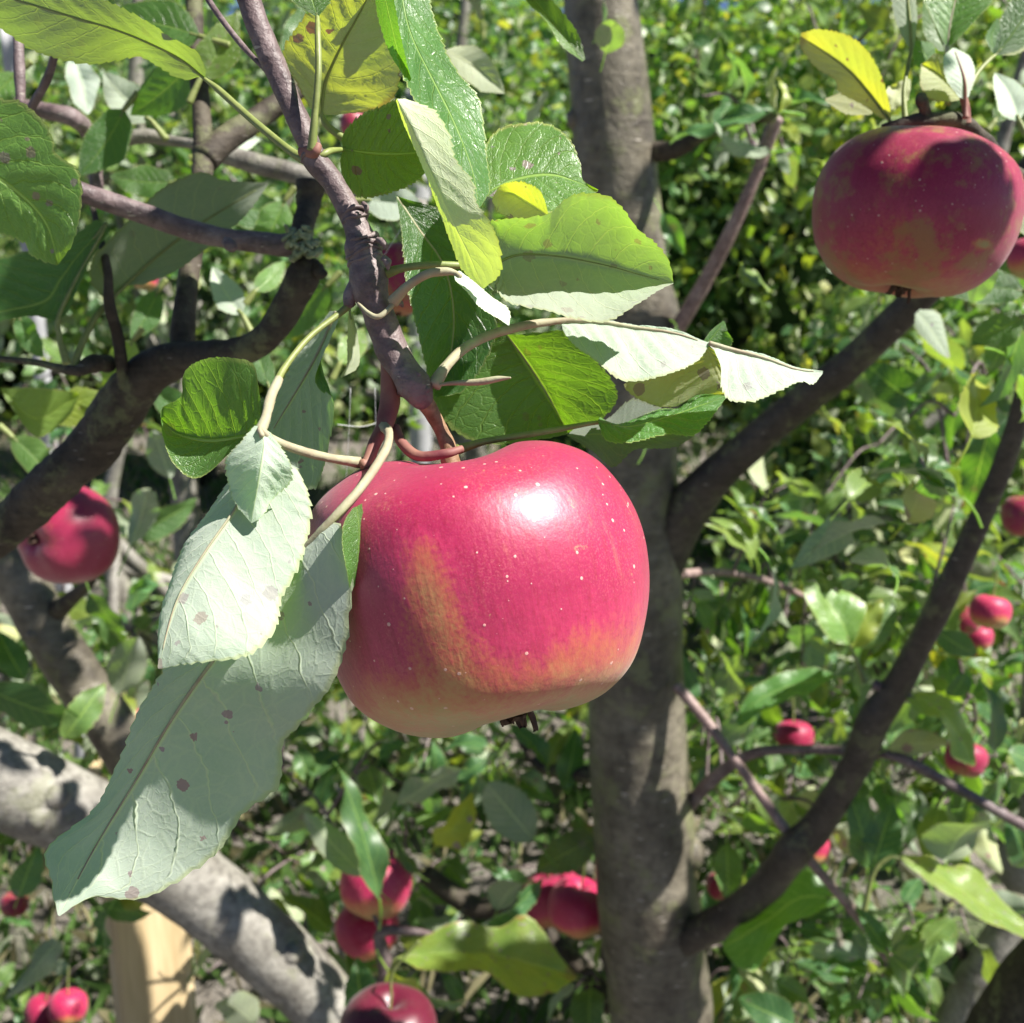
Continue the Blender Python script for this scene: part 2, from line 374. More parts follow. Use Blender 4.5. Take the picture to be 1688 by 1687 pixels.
# ------------------------------------------------------------------ leaves: traced foreground blades
def blade_arrays(mid, left, right, d, nv=90, nu=17, serr=0.9, pucker=0.5, wave=1.2, arch=0.0, seed=0, teeth=26):
    "mid/left/right: lists of (x, y[, dz_mm]) base to tip; returns world verts, quads, uv"
    def cv(pts):
        p = [(q[0], q[1], (q[2] if len(q) > 2 else 0.0)) for q in pts]
        w = np.array([P(a, b, d + c * 0.001) for a, b, c in p]); return spline(w, nv)
    Mi, L, Rr = cv(mid), cv(left), cv(right)
    v = np.linspace(0, 1, nv)
    # serration: forward pointing saw teeth along both edges
    for E in (L, Rr):
        out = E - Mi; w = np.linalg.norm(out, axis=1)[:, None]; out = out / (w + 1e-9)
        tan = np.gradient(E, axis=0); tan /= np.linalg.norm(tan, axis=1)[:, None] + 1e-9
        ph = (v * teeth + 0.3 * np.sin(v * 31 + seed)) % 1.0
        am = serr * 0.001 * (0.6 + 0.6 * np.sin(v * 17 + seed * 2.1) ** 2) * np.clip(w[:, 0] / 0.006, 0, 1)
        E += out * (am * (ph - 0.4))[:, None] + tan * (am * ph * 0.6)[:, None]
    verts = np.zeros((nv, nu, 3)); us = np.linspace(-1, 1, nu)
    for j, u in enumerate(us):
        E = Rr if u > 0 else L; a = abs(u)
        verts[:, j] = Mi * (1 - a) + E * a
    gu = np.gradient(verts, axis=1); gv = np.gradient(verts, axis=0)
    nrm = np.cross(gu, gv); nrm /= np.linalg.norm(nrm, axis=2)[..., None] + 1e-9
    A = np.abs(us)[None, :]; VV = v[:, None]
    ph = ((VV - 0.24 * A ** 1.25) * 8.5 + 0.45 * (us[None, :] > 0)) % 1.0
    pk = (1 - np.abs(ph - 0.5) * 2) ; pk = 1 - pk  # 0 on the vein
    wid = np.linalg.norm(L - Rr, axis=1)[:, None]
    fade = np.clip(wid / 0.02, 0, 1)
    disp = pucker * 0.001 * np.sin(pk * math.pi / 2) * np.sin(np.clip(A * 1.1, 0, 1) * math.pi) * fade
    disp = disp + arch * 0.001 * np.sin(A * math.pi) * fade
    wv = np.array([[mnoise.noise(Vector(verts[i, j]) * 55 + Vector((seed * 5.3, 0, 0))) for j in range(nu)] for i in range(nv)])
    disp = disp + wave * 0.001 * wv * (0.35 + 0.65 * A) * fade
    verts = verts + nrm * disp[..., None]
    uv = np.stack(np.broadcast_arrays((us[None, :] + 1) / 2, VV), -1).reshape(-1, 2)
    i, j = np.meshgrid(np.arange(nv - 1), np.arange(nu - 1), indexing='ij'); a = (i * nu + j).ravel()
    quads = np.stack([a, a + 1, a + nu + 1, a + nu], 1)
    return verts.reshape(-1, 3), quads, uv, Mi

HEROES = []
def hero(parent, mid, left, right, d, face=1, tint=(0.0, 0.5, 0.3), pet=None, petmat=None, petr=7, ribr=3.2, rib=True, name="leaf", **k):
    """face=+1: upper side towards the camera when 'left' lies on the viewer's left of base->tip.  Set by geometry, kept as given."""
    off = np.array(parent.location)
    vts, q, uv, Mi = blade_arrays(mid, left, right, d, **k)
    # make the wanted side face the camera (judged at the blade's middle)
    nu = k.get('nu', 17); nv = k.get('nv', 90)
    g = vts.reshape(nv, nu, 3); a = g[nv // 2, nu // 2 + 3] - g[nv // 2, nu // 2 - 3]; b = g[nv // 2 + 4, nu // 2] - g[nv // 2 - 4, nu // 2]
    n = np.cross(a, b); 
    if (n @ BACK) * face < 0: q = q[:, ::-1]; n = -n
    me = mk_mesh(name, vts - off, q, M_LEAF, uv=uv, tint=np.tile([tint[0], tint[1], tint[2], 1], (len(vts), 1)))
    o = link(name, me, parent); o.color = (0, 0, 0, 1)
    # stalk continuing as the raised midrib on the underside
    pts = []
    un = -unit(n)
    if pet:
        for i_, p in enumerate(pet):
            pts.append((*P(p[0], p[1], d + (p[2] if len(p) > 2 else 0) * 0.001), petr * (1.4 if i_ == 0 else 1.0 - .16 * i_ / len(pet)) * d / F))
    if rib or pet:
        m = len(Mi)
        for f in ([0.02 + .91 * q_ / 15 for q_ in range(16)] if rib else (0.02, 0.12)):
            i = int(f * (m - 1)); r = (ribr if rib else petr * 0.6) * (1 - f * 0.8) * d / F
            gi = vts.reshape(nv, nu, 3)[i, nu // 2]
            pts.append((*(gi + un * r * 0.55), r))
    if len(pts) >= 2:
        A = Acc(); A.tube(pts, n=70, sides=8, rough=0.05, freq=300); A.build("petiole", petmat or M_PET, o, off)
    return o

# ------------------------------------------------------------------ leaves: shared shapes for the rest
def leaf_shape(nu, nv, W=0.30, fold=0.35, curl=0.5, wave=0.04, serr=0.012, seed=0, pet=0.32, petr=0.012, twist=0.0):
    r = np.random.default_rng(seed)
    v = np.linspace(0, 1, nv); w = W * np.sin(np.pi * np.clip(v, 0, 1) ** 0.82) ** 0.78 * (1 - 0.12 * v)
    w = np.maximum(w, 0.004)
    if serr: w = w + serr * ((np.arange(nv) % 2) - 0.5) * 2 * np.sin(np.pi * v)
    us = np.linspace(-1, 1, nu)
    th = curl * v; # bend downwards along the length
    y = np.cumsum(np.r_[0, np.cos(th[1:]) * np.diff(v)]); z = -np.cumsum(np.r_[0, np.sin(th[1:]) * np.diff(v)])
    verts = np.zeros((nv, nu, 3))
    p1, p2 = r.uniform(0, 6, 2)
    for j, u in enumerate(us):
        a = abs(u)
        fa = fold + 0.25 * np.sin(v * 5 + p1)
        verts[:, j, 0] = u * w * np.cos(fa * a); verts[:, j, 1] = y
        verts[:, j, 2] = z + a * w * np.sin(fa) + wave * a * np.sin(v * 14 + p2 + (u > 0) * 1.7)
        if twist:
            c, s = np.cos(twist * v), np.sin(twist * v); X = verts[:, j, 0].copy(); Z = verts[:, j, 2] - z
            verts[:, j, 0] = X * c - Z * s; verts[:, j, 2] = z + X * s + Z * c
    uv = np.stack(np.broadcast_arrays((us[None, :] + 1) / 2, v[:, None]), -1).reshape(-1, 2)
    i, j = np.meshgrid(np.arange(nv - 1), np.arange(nu - 1), indexing='ij'); a = (i * nu + j).ravel()
    quads = np.stack([a, a + 1, a + nu + 1, a + nu], 1); verts = verts.reshape(-1, 3)
    if pet:
        t = np.linspace(0, 1, 4)
        path = np.stack([np.zeros(4), -pet * (1 - t), -pet * 0.35 * (1 - t) ** 2 + 0.0], 1)
        tv, tq, _ = tube_arrays(path, np.full(4, petr), 4, cap=False)
        quads = np.vstack([quads, tq + len(verts)]); verts = np.vstack([verts, tv])
        uv = np.vstack([uv, np.tile([0.5, 0.02], (len(tv), 1))])
    return verts, quads, uv
MIDV = [leaf_shape(9, 22, W=random.uniform(.24, .34), fold=random.uniform(.1, .75), curl=random.uniform(.1, 1.1),
                   wave=random.uniform(.02, .06), seed=i, twist=random.uniform(-.5, .5)) for i in range(10)]
MIDM = [mk_mesh("leaf", a, q, M_LEAFMID, uv=u) for a, q, u in MIDV]
FARV = [leaf_shape(3, 5, W=random.uniform(.26, .36), fold=random.uniform(.1, .6), curl=random.uniform(.1, .9), wave=0.0, serr=0, seed=20 + i, pet=0) for i in range(5)]

def frame(axis, normal):
    y = unit(np.asarray(axis, float)); n = np.asarray(normal, float); z = unit(n - y * (n @ y)); x = np.cross(y, z)
    return np.stack([x, y, z], 1)       # columns

def merge_leaves(name, inst, shapes, mat, parent=None, off=(0, 0, 0)):
    "inst: list of (pos, R3, size, variant, tint)"
    vs, qs, us, ts = [], [], [], []; n = 0
    by = {}
    for it in inst: by.setdefault(it[3] % len(shapes), []).append(it)
    for k_, its in by.items():
        a, q, u = shapes[k_]
        pos = np.array([i[0] for i in its]) - np.asarray(off); Rm = np.array([i[1] * i[2] for i in its])
        w = np.einsum('nij,vj->nvi', Rm, a) + pos[:, None, :]
        N, K = len(its), len(a)
        vs.append(w.reshape(-1, 3)); qs.append((q[None] + (np.arange(N) * K)[:, None, None]).reshape(-1, 4) + n)
        us.append(np.tile(u, (N, 1))); t = np.array([(*i[4], 1.0) for i in its]); ts.append(np.repeat(t, K, axis=0)); n += N * K
    me = mk_mesh(name, np.vstack(vs), np.vstack(qs), mat, uv=np.vstack(us), tint=np.vstack(ts))
    o = link(name, me, parent); o.color = (0, 0, 0, 1); return o

def rt(yel=0.12, bri=0.5, brn=0.25, s=1.0):
    y = max(0, random.gauss(yel, 0.16 * s)); 
    if random.random() < 0.07: y += random.uniform(.3, .7)
    return (min(y, 1), min(1.2, max(0.1, random.gauss(bri, 0.14 * s))), max(0, random.gauss(brn, 0.2)))

class Tree:
    def __init__(s, name, base, label, cat, group=None):
        s.r = root(name, base, label, cat, group); s.off = np.array(base, float); s.inst = []; s.tw = Acc(); s.lines = []
    def limb(s, name, pts, mat, n=None, sides=18, rough=0.07, freq=22, seed=0, world=False, knots=0):
        A = Acc(); w = pts if world else px(pts, True)
        A.tube(w, n=n or 16 * len(pts), sides=sides, rough=rough, freq=freq, seed=seed)
        sp = spline(np.array(w), 60)
        for kk in range(knots):
            i = random.randint(3, 56); c = sp[i]; a = random.uniform(0, 6.28)
            d = unit(np.array([math.cos(a), -abs(math.sin(a)), 0.3])); r = c[3]
            A.tube([(*(c[:3] + d * r * .5), r * .42), (*(c[:3] + d * r * .95), r * .34), (*(c[:3] + d * r * 1.12), r * .22)], n=8, sides=10, rough=.2, freq=80)
        s.lines.append(spline(np.array(w), 40)[:, :4])
        return A.build(name, mat, s.r, s.off)
    def twig(s, w, sides=7, rough=0.1):
        "w: (x,y,z,r) world"
        s.tw.tube(w, n=6 * len(w), sides=sides, rough=rough, freq=120); s.lines.append(spline(np.array(w), 16))
    def leaf(s, pos, axis, nrm, size, tint=None, var=None):
        if blocks(np.asarray(pos, float) + unit(np.asarray(axis, float)) * size * .5, size * .45): return
        s.inst.append((np.asarray(pos, float), frame(axis, nrm), size, random.randrange(100) if var is None else var, tint or rt()))
    def pleaf(s, bx, by, tx, ty, D, wide=0.5, face=1, roll=0.0, tint=None, dz=0.0, var=None, tilt=0.0):
        "leaf from base pixel to tip pixel at horizontal distance D"
        b, t = V(bx, by, D), V(tx, ty, D + dz); ax = t - b
        n = BACK * face; y = unit(ax); n = unit(n - y * (n @ y)); x = np.cross(y, n)
        n = n * math.cos(roll) + x * math.sin(roll)
        Rm = frame(ax, n); L = np.linalg.norm(ax); Rm = Rm.copy(); 
        Rm[:, 0] *= wide / 0.58
        s.inst.append((b, Rm, L, random.randrange(100) if var is None else var, tint or rt()))
    def spray(s, start, tip, r0=0.0025, r1=0.0012, n=7, size=0.06, bri=0.5, yel=0.12, upw=1.0, sag=0.03, jit=0.8, spur=True):
        start, tip = np.asarray(start, float), np.asarray(tip, float)
        m = (start + tip) / 2 + np.array([random.uniform(-1, 1), random.uniform(-1, 1), random.uniform(-.2, 1)]) * 0.06 * np.linalg.norm(tip - start) + np.array([0, 0, sag])
        w = [(*start, r0), (*m, (r0 + r1) / 2), (*tip, r1)]; s.twig(w)
        sp = spline(np.array(w)[:, :3], 24); d = unit(tip - start)
        for i in range(n):
            f = 0.35 + 0.65 * (i + random.random() * .6) / n if n > 1 else 1.0
            p = sp[min(23, int(f * 23))]
            rv = rng.normal(size=3); rv -= d * (rv @ d); ax = unit(d * random.uniform(.2, .9) + unit(rv) * 1.0 + np.array([0, 0, random.uniform(-.5, .25)]))
            nn = np.array([0, -0.15, upw]) + rng.normal(size=3) * jit
            sz = size * random.uniform(.6, 1.2)
            s.leaf(p + ax * sz * 0.3, ax, nn, sz, rt(yel, bri))
    def nearest(s, p):
        best = None
        for l in s.lines:
            dd = np.linalg.norm(l[:, :3] - p, axis=1); i = int(dd.argmin())
            if best is None or dd[i] < best[0]: best = (dd[i], l[i])
        return best[1]
    def fill(s, box, Dr, count, size=0.06, n=7, tw=0.18, **k):
        "sprays of leaves whose tips fall in a photo box; twigs grow from the nearest wood"
        for _ in range(count):
            x, y, D = random.uniform(box[0], box[2]), random.uniform(box[1], box[3]), random.uniform(*Dr)
            tip = V(x, y, D); q = s.nearest(tip)[:3]; v = tip - q; L = np.linalg.norm(v)
            st = q if L < tw * 1.6 else tip - unit(unit(v) + rng.normal(size=3) * .4) * tw
            s.spray(st, tip, n=n, size=size, **k)
    def done(s, indiv=100, minpx=34, twigmat=None):
        sc = []
        for i, it in enumerate(s.inst):
            c = it[0] + it[1][:, 1] * it[2] * .5; x, y, d = proj(c)
            vis = d > 0.05 and -60 < x < W0 + 60 and -60 < y < H0 + 60
            sc.append((it[2] * F / d if vis else 0, i))
        sc.sort(reverse=True); pick = {i for v, i in sc[:indiv] if v > minpx}
        for i in sorted(pick):
            p, Rm, sz, var, t = s.inst[i]
            o = link("leaf", MIDM[var % len(MIDM)], s.r)
            M = Matrix([[*(Rm[r] * sz), (p - s.off)[r]] for r in range(3)] + [[0, 0, 0, 1]])
            o.matrix_basis = M; o.color = (t[0], t[1], t[2], 1)
        rest = [it for i, it in enumerate(s.inst) if i not in pick]
        if rest:
            tag(merge_leaves("foliage", rest, MIDV, M_LEAFMID, s.r, s.off), kind="stuff")  # includes any leaves added only to cast shade
        if s.tw.n: tag(s.tw.build("twigs", twigmat or M_TWIG, s.r, s.off), kind="stuff")

def shade(tree, tgt, dist, rad, n, size=0.06, cov=1.0):
    "adds unseen leaves and a twig between the sun and a target to shade it"
    c = np.asarray(tgt) + SUNV * dist
    for _ in range(n):
        p = c + rng.normal(size=3) * rad * 0.5; ax = unit(rng.normal(size=3) + np.array([0, 0, -.2]))
        tree.leaf(p, ax, SUNV + rng.normal(size=3) * .35, size * random.uniform(.7, 1.15))
    tree.twig([(*(c + np.array([rad, 0, .15])), .003), (*c, .002), (*(c - np.array([rad * .7, 0, .03])), .001)])

LIT = []
def lit(pts, horizontal=True):
    LIT.extend([V(*p) if horizontal else P(*p) for p in pts])
def blocks(p, rad):
    "would a leaf at p shade one of the places the photograph shows in sun?"
    q = p - np.array(LIT); t = q @ SUNV
    return bool(np.any((t > 0) & (np.linalg.norm(q - t[:, None] * SUNV, axis=1) < rad)))
def cover(tree, pts, dist=.9, per=5, jit=.025, size=.06, horizontal=True):
    "leaves added overhead only for their shade, each between the sun and a point that the photograph shows in shade"
    for (x, y, D) in pts:
        t = V(x, y, D) if horizontal else P(x, y, D)
        for _ in range(per):
            dd = dist * random.uniform(.85, 1.25)
            ax = unit(rng.normal(size=3)); Rm = frame(ax, SUNV + rng.normal(size=3) * .25); sz = size * random.uniform(.8, 1.15)
            c = t + SUNV * dd + rng.normal(size=3) * jit
            if blocks(c, .034 if size > .045 else .014 if size < .033 else .017): continue
            tree.inst.append((c - Rm[:, 1] * sz * .5, Rm, sz, random.randrange(100), rt()))
def line(pts, n):
    sp = spline(np.array([(a, b, c) for a, b, c in pts]), n); return [tuple(q) for q in sp]

lit([(1105, y, 1.09) for y in (1210, 1260, 1310, 1360, 1410, 1460, 1500)] + [(1080, y, 1.08) for y in (1330, 1390, 1450, 1500)] + [(1035, y, 1.09) for y in (10, 50, 90)] + [(1065, 200, 1.09), (1060, 310, 1.09), (1050, 370, 1.09), (1060, 420, 1.09), (1070, 480, 1.09)])
lit([(1125, 530, 1.1), (1170, 450, 1.1), (1222, 345, 1.08), (1255, 260, 1.07)] + [(350, 1440, .96), (320, 1410, .96), (440, 1540, .98), (460, 1500, .98), (490, 1570, .98), (520, 1620, .98), (30, 1260, .94), (70, 1270, .94), (180, 1170, 1.06), (200, 1230, 1.06)])
lit([(112, 1650, 1.58), (70, 1660, 1.6), (610, 1520, 1.12), (600, 1440, 1.1), (930, 1480, 1.24), (1310, 1205, 1.33), (200, 1560, 1.4), (250, 1520, 1.4), (240, 1600, 1.4), (250, 1660, 1.4), (120, 870, .83), (90, 900, .83), (640, 1450, 1.1), (970, 1480, 1.2), (1650, 1000, 1.15), (850, 1600, 1.1), (1370, 1000, 1.1), (1540, 1190, 1.1), (1300, 1520, 1.1), (1590, 1480, 1.0), (1690, 1330, 1.6)])
def s2(x, y): return .425 - .039 * math.sqrt(max(0, 1 - ((x - 1506) / 168) ** 2 - ((y - 352) / 150) ** 2))
lit([(x, y, s2(x, y)) for x, y in ((1520, 235), (1545, 245), (1570, 235), (1580, 258), (1605, 262), (1480, 275), (1450, 300), (1648, 350), (1645, 400), (1655, 430))], False)
lit([(x, y, .33) for x, y in ((0, 220), (100, 320), (60, 390), (110, 280), (0, 330), (50, 220))], False)
lit([(x, y, .272 - .0403 * math.sqrt(max(0, 1 - ((x - 800) / 268) ** 2 - ((y - 965) / 245) ** 2))) for x, y in ((640, 830), (700, 830), (700, 920), (760, 980), (800, 830), (800, 900), (820, 1030), (880, 1090), (900, 830), (900, 1000), (960, 900), (1000, 1000), (1000, 1080), (1020, 880))], False)
lit( [(230, 1000, .24), (400, 950, .24), (520, 980, .24), (550, 1020, .24), (120, 1420, .225), (950, 520, .26), (1250, 620, .285), (880, 300, .29), (60, 280, .33), (740, 200, .26), (800, 420, .25), (560, 300, .26), (660, 560, .26)], False)

# ------------------------------------------------------------------ ground
def soil_material():
    k = NT("soil"); geo = k.n("ShaderNodeNewGeometry"); pos = geo.outputs["Position"]
    a = k.noise(pos, 1.6, 5, 0.6); b = k.noise(pos, 22, 5, 0.7); c = k.noise(pos, 110, 3)
    col = k.ramp(b, [(0.3, (0.09, 0.078, 0.066)), (0.5, (0.175, 0.155, 0.135)), (0.75, (0.28, 0.255, 0.225))])
    gr = k.ramp(b, [(0.3, (0.03, 0.055, 0.015)), (0.7, (0.09, 0.12, 0.045))])
    col = k.mix(k.smooth(a, 0.52, 0.68), col, gr)
    col = k.mix(k.math('MULTIPLY', k.smooth(c, 0.5, 0.7), 0.4), col, (0.24, 0.21, 0.16, 1))
    pr = k.n("ShaderNodeBsdfPrincipled"); k.put(pr.inputs["Base Color"], col); pr.inputs["Roughness"].default_value = 0.95
    k.put(pr.inputs["Normal"], k.bump(k.math('ADD', b, k.math('MULTIPLY', c, 0.4)), 0.9, 0.03))
    return k.out(pr.outputs[0])
def ground_z(x, y):
    return 0.05 * mnoise.noise(Vector((x * .5, y * .5, 0))) + 0.015 * mnoise.noise(Vector((x * 3, y * 3, 1)))
gx = np.concatenate([np.linspace(-60, -8, 14), np.linspace(-7.5, 7.5, 100), np.linspace(8, 60, 14)])
gy = np.concatenate([np.linspace(-20, -0.5, 8), np.linspace(0, 13, 90), np.linspace(14, 90, 20)])
gv = [(x, y, ground_z(x, y)) for y in gy for x in gx]; n_ = len(gx)
gq = [(j * n_ + i, j * n_ + i + 1, (j + 1) * n_ + i + 1, (j + 1) * n_ + i) for j in range(len(gy) - 1) for i in range(n_ - 1)]
tag(link("ground", mk_mesh("ground", gv, gq, soil_material())), kind="structure")

def grass():
    k = NT("grass"); at = k.n("ShaderNodeAttribute", attribute_name="tint")
    pr = k.n("ShaderNodeBsdfPrincipled"); k.put(pr.inputs["Base Color"], at.outputs["Color"]); pr.inputs["Roughness"].default_value = 0.6
    tl = k.n("ShaderNodeBsdfTranslucent"); k.put(tl.inputs[0], at.outputs["Color"])
    mx = k.n("ShaderNodeMixShader"); mx.inputs[0].default_value = 0.35; k.t.links.new(pr.outputs[0], mx.inputs[1]); k.t.links.new(tl.outputs[0], mx.inputs[2])
    m = k.out(mx.outputs[0])
    N = 22000; vs = np.zeros((N, 4, 3)); ts = np.zeros((N, 4, 4)); ts[..., 3] = 1; c = 0
    while c < N:
        y = random.uniform(1.2, 11) ; x = random.uniform(-.62, .62) * y * 1.0
        if mnoise.noise(Vector((x * 1.5, y * 1.5, 0))) < -0.08 + random.uniform(-.3, .3): continue
        h = random.uniform(.03, .11); a = random.uniform(0, 6.28); w = random.uniform(.002, .006) * (1 + y * .15)
        dx, dy = math.cos(a) * w, math.sin(a) * w; lx, ly = random.gauss(0, .35) * h, random.gauss(0, .35) * h; z = ground_z(x, y)
        vs[c] = [(x - dx, y - dy, z - .005), (x + dx, y + dy, z - .005), (x + dx * .5 + lx * .5, y + dy * .5 + ly * .5, z + h * .65), (x + lx * 1.4, y + ly * 1.4, z + h)]
        g = random.random(); d = random.random() < .3
        ts[c, :, :3] = (.30, .27, .15) if d else (.07 + .06 * g, .14 + .10 * g, .03 + .03 * g); c += 1
    q = np.arange(N * 4).reshape(-1, 4)
    tag(link("grass", mk_mesh("grass", vs.reshape(-1, 3), q, m, tint=ts.reshape(-1, 4), smooth=False)), "short dry and green grass growing on the soil", kind="stuff")
grass()

# ------------------------------------------------------------------ far foliage and shrubs
def leaf_cloud(blobs, n, size, spread=.35, yel=.15, bri=.5, up=.5):
    out = []
    vol = np.array([b[3] * b[4] * b[5] for b in blobs]) ** .7; vol = vol / vol.sum()
    for _ in range(n):
        b = blobs[rng.choice(len(blobs), p=vol)]
        d = unit(rng.normal(size=3)); rr = 1 - abs(random.gauss(0, spread)); rr = max(.15, rr + random.gauss(0, .07))
        p = np.array(b[:3]) + d * rr * np.array(b[3:6])
        if p[2] < .06: continue
        nz = 0.5 + 0.5 * mnoise.noise(Vector(p) * 2.1)
        if random.random() > 0.35 + nz: continue
        nn = d * .6 + np.array([0, 0, up]) + rng.normal(size=3) * .5; ax = unit(rng.normal(size=3) + d * .6 + np.array([0, 0, -.35]))
        out.append((p, frame(ax, nn), size * random.uniform(.6, 1.25), random.randrange(99), rt(yel + .12 * max(0, nz - .5), bri)))
    return out

def lump(c, r, seed, nu=26, nv=16):
    v = []
    for j in range(nv + 1):
        for i in range(nu):
            a, e = 2 * math.pi * i / nu, math.pi * j / nv - math.pi / 2
            d = Vector((math.cos(a) * math.cos(e), math.sin(a) * math.cos(e), math.sin(e)))
            s = 1 + .28 * mnoise.noise(d * 2.3 + Vector((seed, 0, 0)))
            v.append([c[0] + d.x * r[0] * s, c[1] + d.y * r[1] * s, c[2] + d.z * r[2] * s])
    q = [(j * nu + i, j * nu + (i + 1) % nu, (j + 1) * nu + (i + 1) % nu, (j + 1) * nu + i) for j in range(nv) for i in range(nu)]
    return np.array(v), np.array(q)
M_INNER = plain("dark_core", (0.012, 0.028, 0.008), (0.045, 0.09, 0.022), 0.9, 9, 1.0)  # dark green stands in for the shade between leaves
def shrub(x, y, blobs, n, size, label, cat="shrub", group=None, yel=.15, bri=.5, name="shrub", core=None):
    base = np.array([x, y, ground_z(x, y)]); r = root(name, base, label, cat, group)
    bl = [(x + b[0], y + b[1], b[2], b[3], b[4], b[5]) for b in blobs]
    tag(merge_leaves("crown", leaf_cloud(bl, n, size, yel=yel, bri=bri), FARV, M_LEAFMID, r, base), kind="stuff")
    A = Acc()
    for k_ in range(5):
        b = random.choice(bl); t = np.array(b[:3]) + rng.normal(size=3) * .25 * np.array(b[3:6])
        s0 = base + np.array([random.uniform(-.12, .12), random.uniform(-.1, .1), -.05]); m = (s0 + t) / 2 + np.array([0, 0, .15])
        A.tube([(*s0, .022), (*m, .016), (*t, .006)], n=12, sides=7, rough=.1)
    A.build("trunk", M_OLD, r, base)
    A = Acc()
    for i_, b in enumerate(bl): A.add(*lump((b[0], b[1] + .1, b[2] * .72), (b[3] * .6, b[4] * .5, min(b[5], .6) * .7), i_ + x * 7))  # solid lumps added to give dark, shade-like gaps in the crown
    A.build("dark_core", M_INNER, r, base); return r

# the thick green hedge that closes the view
hb = []
for i in range(26):
    x = -7 + i * .56; hb.append((x, random.uniform(7.6, 8.6), random.uniform(1.0, 1.8), random.uniform(.9, 1.3), .9, random.uniform(1.2, 1.9)))
hr = root("hedge", (0, 8, 0), "tall dense green hedge closing off the background", "hedge")
tag(merge_leaves("crown", leaf_cloud(hb, 28000, .13, spread=.2, yel=.12, bri=.6), FARV, M_LEAFMID, hr, (0, 8, 0)), kind="stuff")
A = Acc()
for b in hb:
    A.tube([(b[0], b[1], -.1, .06), (b[0] + .1, b[1], b[2] * .6, .05), (b[0], b[1], b[2] + .5, .02)], n=12, sides=8)
A.build("stems", M_OLD, hr, (0, 8, 0))
# core of the hedge: solid lumps coloured like the shade inside
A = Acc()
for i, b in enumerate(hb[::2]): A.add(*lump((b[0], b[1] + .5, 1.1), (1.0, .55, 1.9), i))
A.build("dark_core", M_INNER, hr, (0, 8, 0))

GB = "green bushes growing in front of the hedge"
SH = [ # x, y, blobs, n, leaf size, label, yel, bri
 (0.55, 4.6, [(0, 0, 1.55, .75, .55, .9), (.3, .1, 2.1, .6, .5, .6), (-.2, 0, .8, .6, .5, .6)], 6500, .068, "small-leaved bright green bush behind the upper part of the grey apple trunk", .14, .72),
 (1.55, 4.3, [(0, 0, 1.5, .8, .6, .9), (.2, .1, 2.1, .7, .5, .6), (0, 0, .7, .7, .5, .6)], 7000, .068, "yellowish green bush behind the red apple at top right", .24, .75),
 (2.5, 4.9, [(0, 0, 1.3, .8, .6, .9), (0, .1, 2.2, .8, .5, .7)], 4500, .072, "green bush at the right edge behind the branches", .12, .6),
 (-0.55, 5.4, [(0, 0, 1.6, .8, .6, 1.0), (.1, .1, 2.4, .7, .5, .6)], 5000, .072, "dark green bush behind the hanging apple branch", .05, .45),
 (-1.7, 6.0, [(0, 0, 1.5, .9, .6, 1.0), (.1, .1, 2.4, .9, .5, .7)], 6000, .07, "dull green bush at the far left behind the apple branches", .05, .5),
 (1.25, 3.35, [(0, 0, 1.05, .42, .35, .34), (.35, 0, .85, .35, .3, .32), (-.28, .1, .78, .25, .25, .25)], 4200, .055, "low green bush between the grey trunk and the thin right limb", .12, .6),
]
for x, y, bl, n, s, lab, ye, br in SH: shrub(x, y, bl, n, s, lab, group=GB, yel=ye, bri=br)

# ------------------------------------------------------------------ apple trees
GT = "apple trees of the orchard"
TC = Tree("apple_tree", (0.12, 1.17, 0), "apple tree with the smooth grey trunk behind the big red apple", "tree", GT)
TB = P
trunk_px = [(984, -120, 60, 1.15), (990, 0, 62, 1.15), (1008, 200, 67, 1.15), (1022, 330, 66, 1.15), (1036, 460, 66, 1.15), (1050, 545, 72, 1.15), (1042, 750, 74, 1.15), (1046, 950, 78, 1.15),
            (1050, 1200, 80, 1.15), (1062, 1400, 83, 1.15), (1076, 1560, 84, 1.15), (1090, 1700, 84, 1.15)]
w = px(trunk_px, True); last = np.array(w[-1]); w.append((last[0] + .01, 1.17, 0.12, .062)); w.append((last[0] + .015, 1.17, -.08, .085))
TC.limb("trunk", w, M_TRUNK, n=170, sides=40, rough=.035, freq=16, world=True, knots=3)
TC.limb("limb", [(1075, 950, 46, 1.15), (1105, 885, 43, 1.14), (1140, 830, 37, 1.12), (1200, 765, 30, 1.09), (1300, 680, 28, 1.05), (1400, 600, 27, 1.0), (1500, 505, 26, .96), (1590, 410, 24, .92), (1720, 250, 20, .88)], M_LIMB_SHADED, seed=3)
TC.limb("limb", [(1030, 1588, 55, 1.16), (1075, 1568, 41, 1.14), (1120, 1550, 31, 1.12), (1190, 1518, 27, 1.08), (1262, 1462, 26, 1.04), (1310, 1400, 29, 1.01), (1350, 1358, 26, 1.0), (1410, 1262, 24, .97), (1440, 1190, 27, .955), (1485, 1120, 23, .94), (1560, 975, 21, .9), (1620, 845, 18, .88), (1665, 735, 17, .86), (1700, 600, 16, .84), (1730, 450, 15, .82)], M_LIMB_SHADED, seed=5)
TC.limb("side_branch", [(1085, 600, 16, 1.14), (1118, 540, 13, 1.12), (1170, 450, 12, 1.1), (1222, 345, 11, 1.08), (1262, 250, 9, 1.07), (1282, 195, 10, 1.06)], M_SHOOT, seed=6)
TC.limb("side_branch", [(1040, 250, 20, 1.16), (1110, 248, 15, 1.12), (1160, 222, 10, 1.1), (1210, 198, 9, 1.08), (1282, 192, 9, 1.06)], M_OLD, seed=7)
TC.limb("side_branch", [(1100, 950, 8, 1.18), (1180, 943, 7, 1.25), (1255, 955, 6, 1.3), (1330, 985, 5, 1.35)], M_SHOOT)
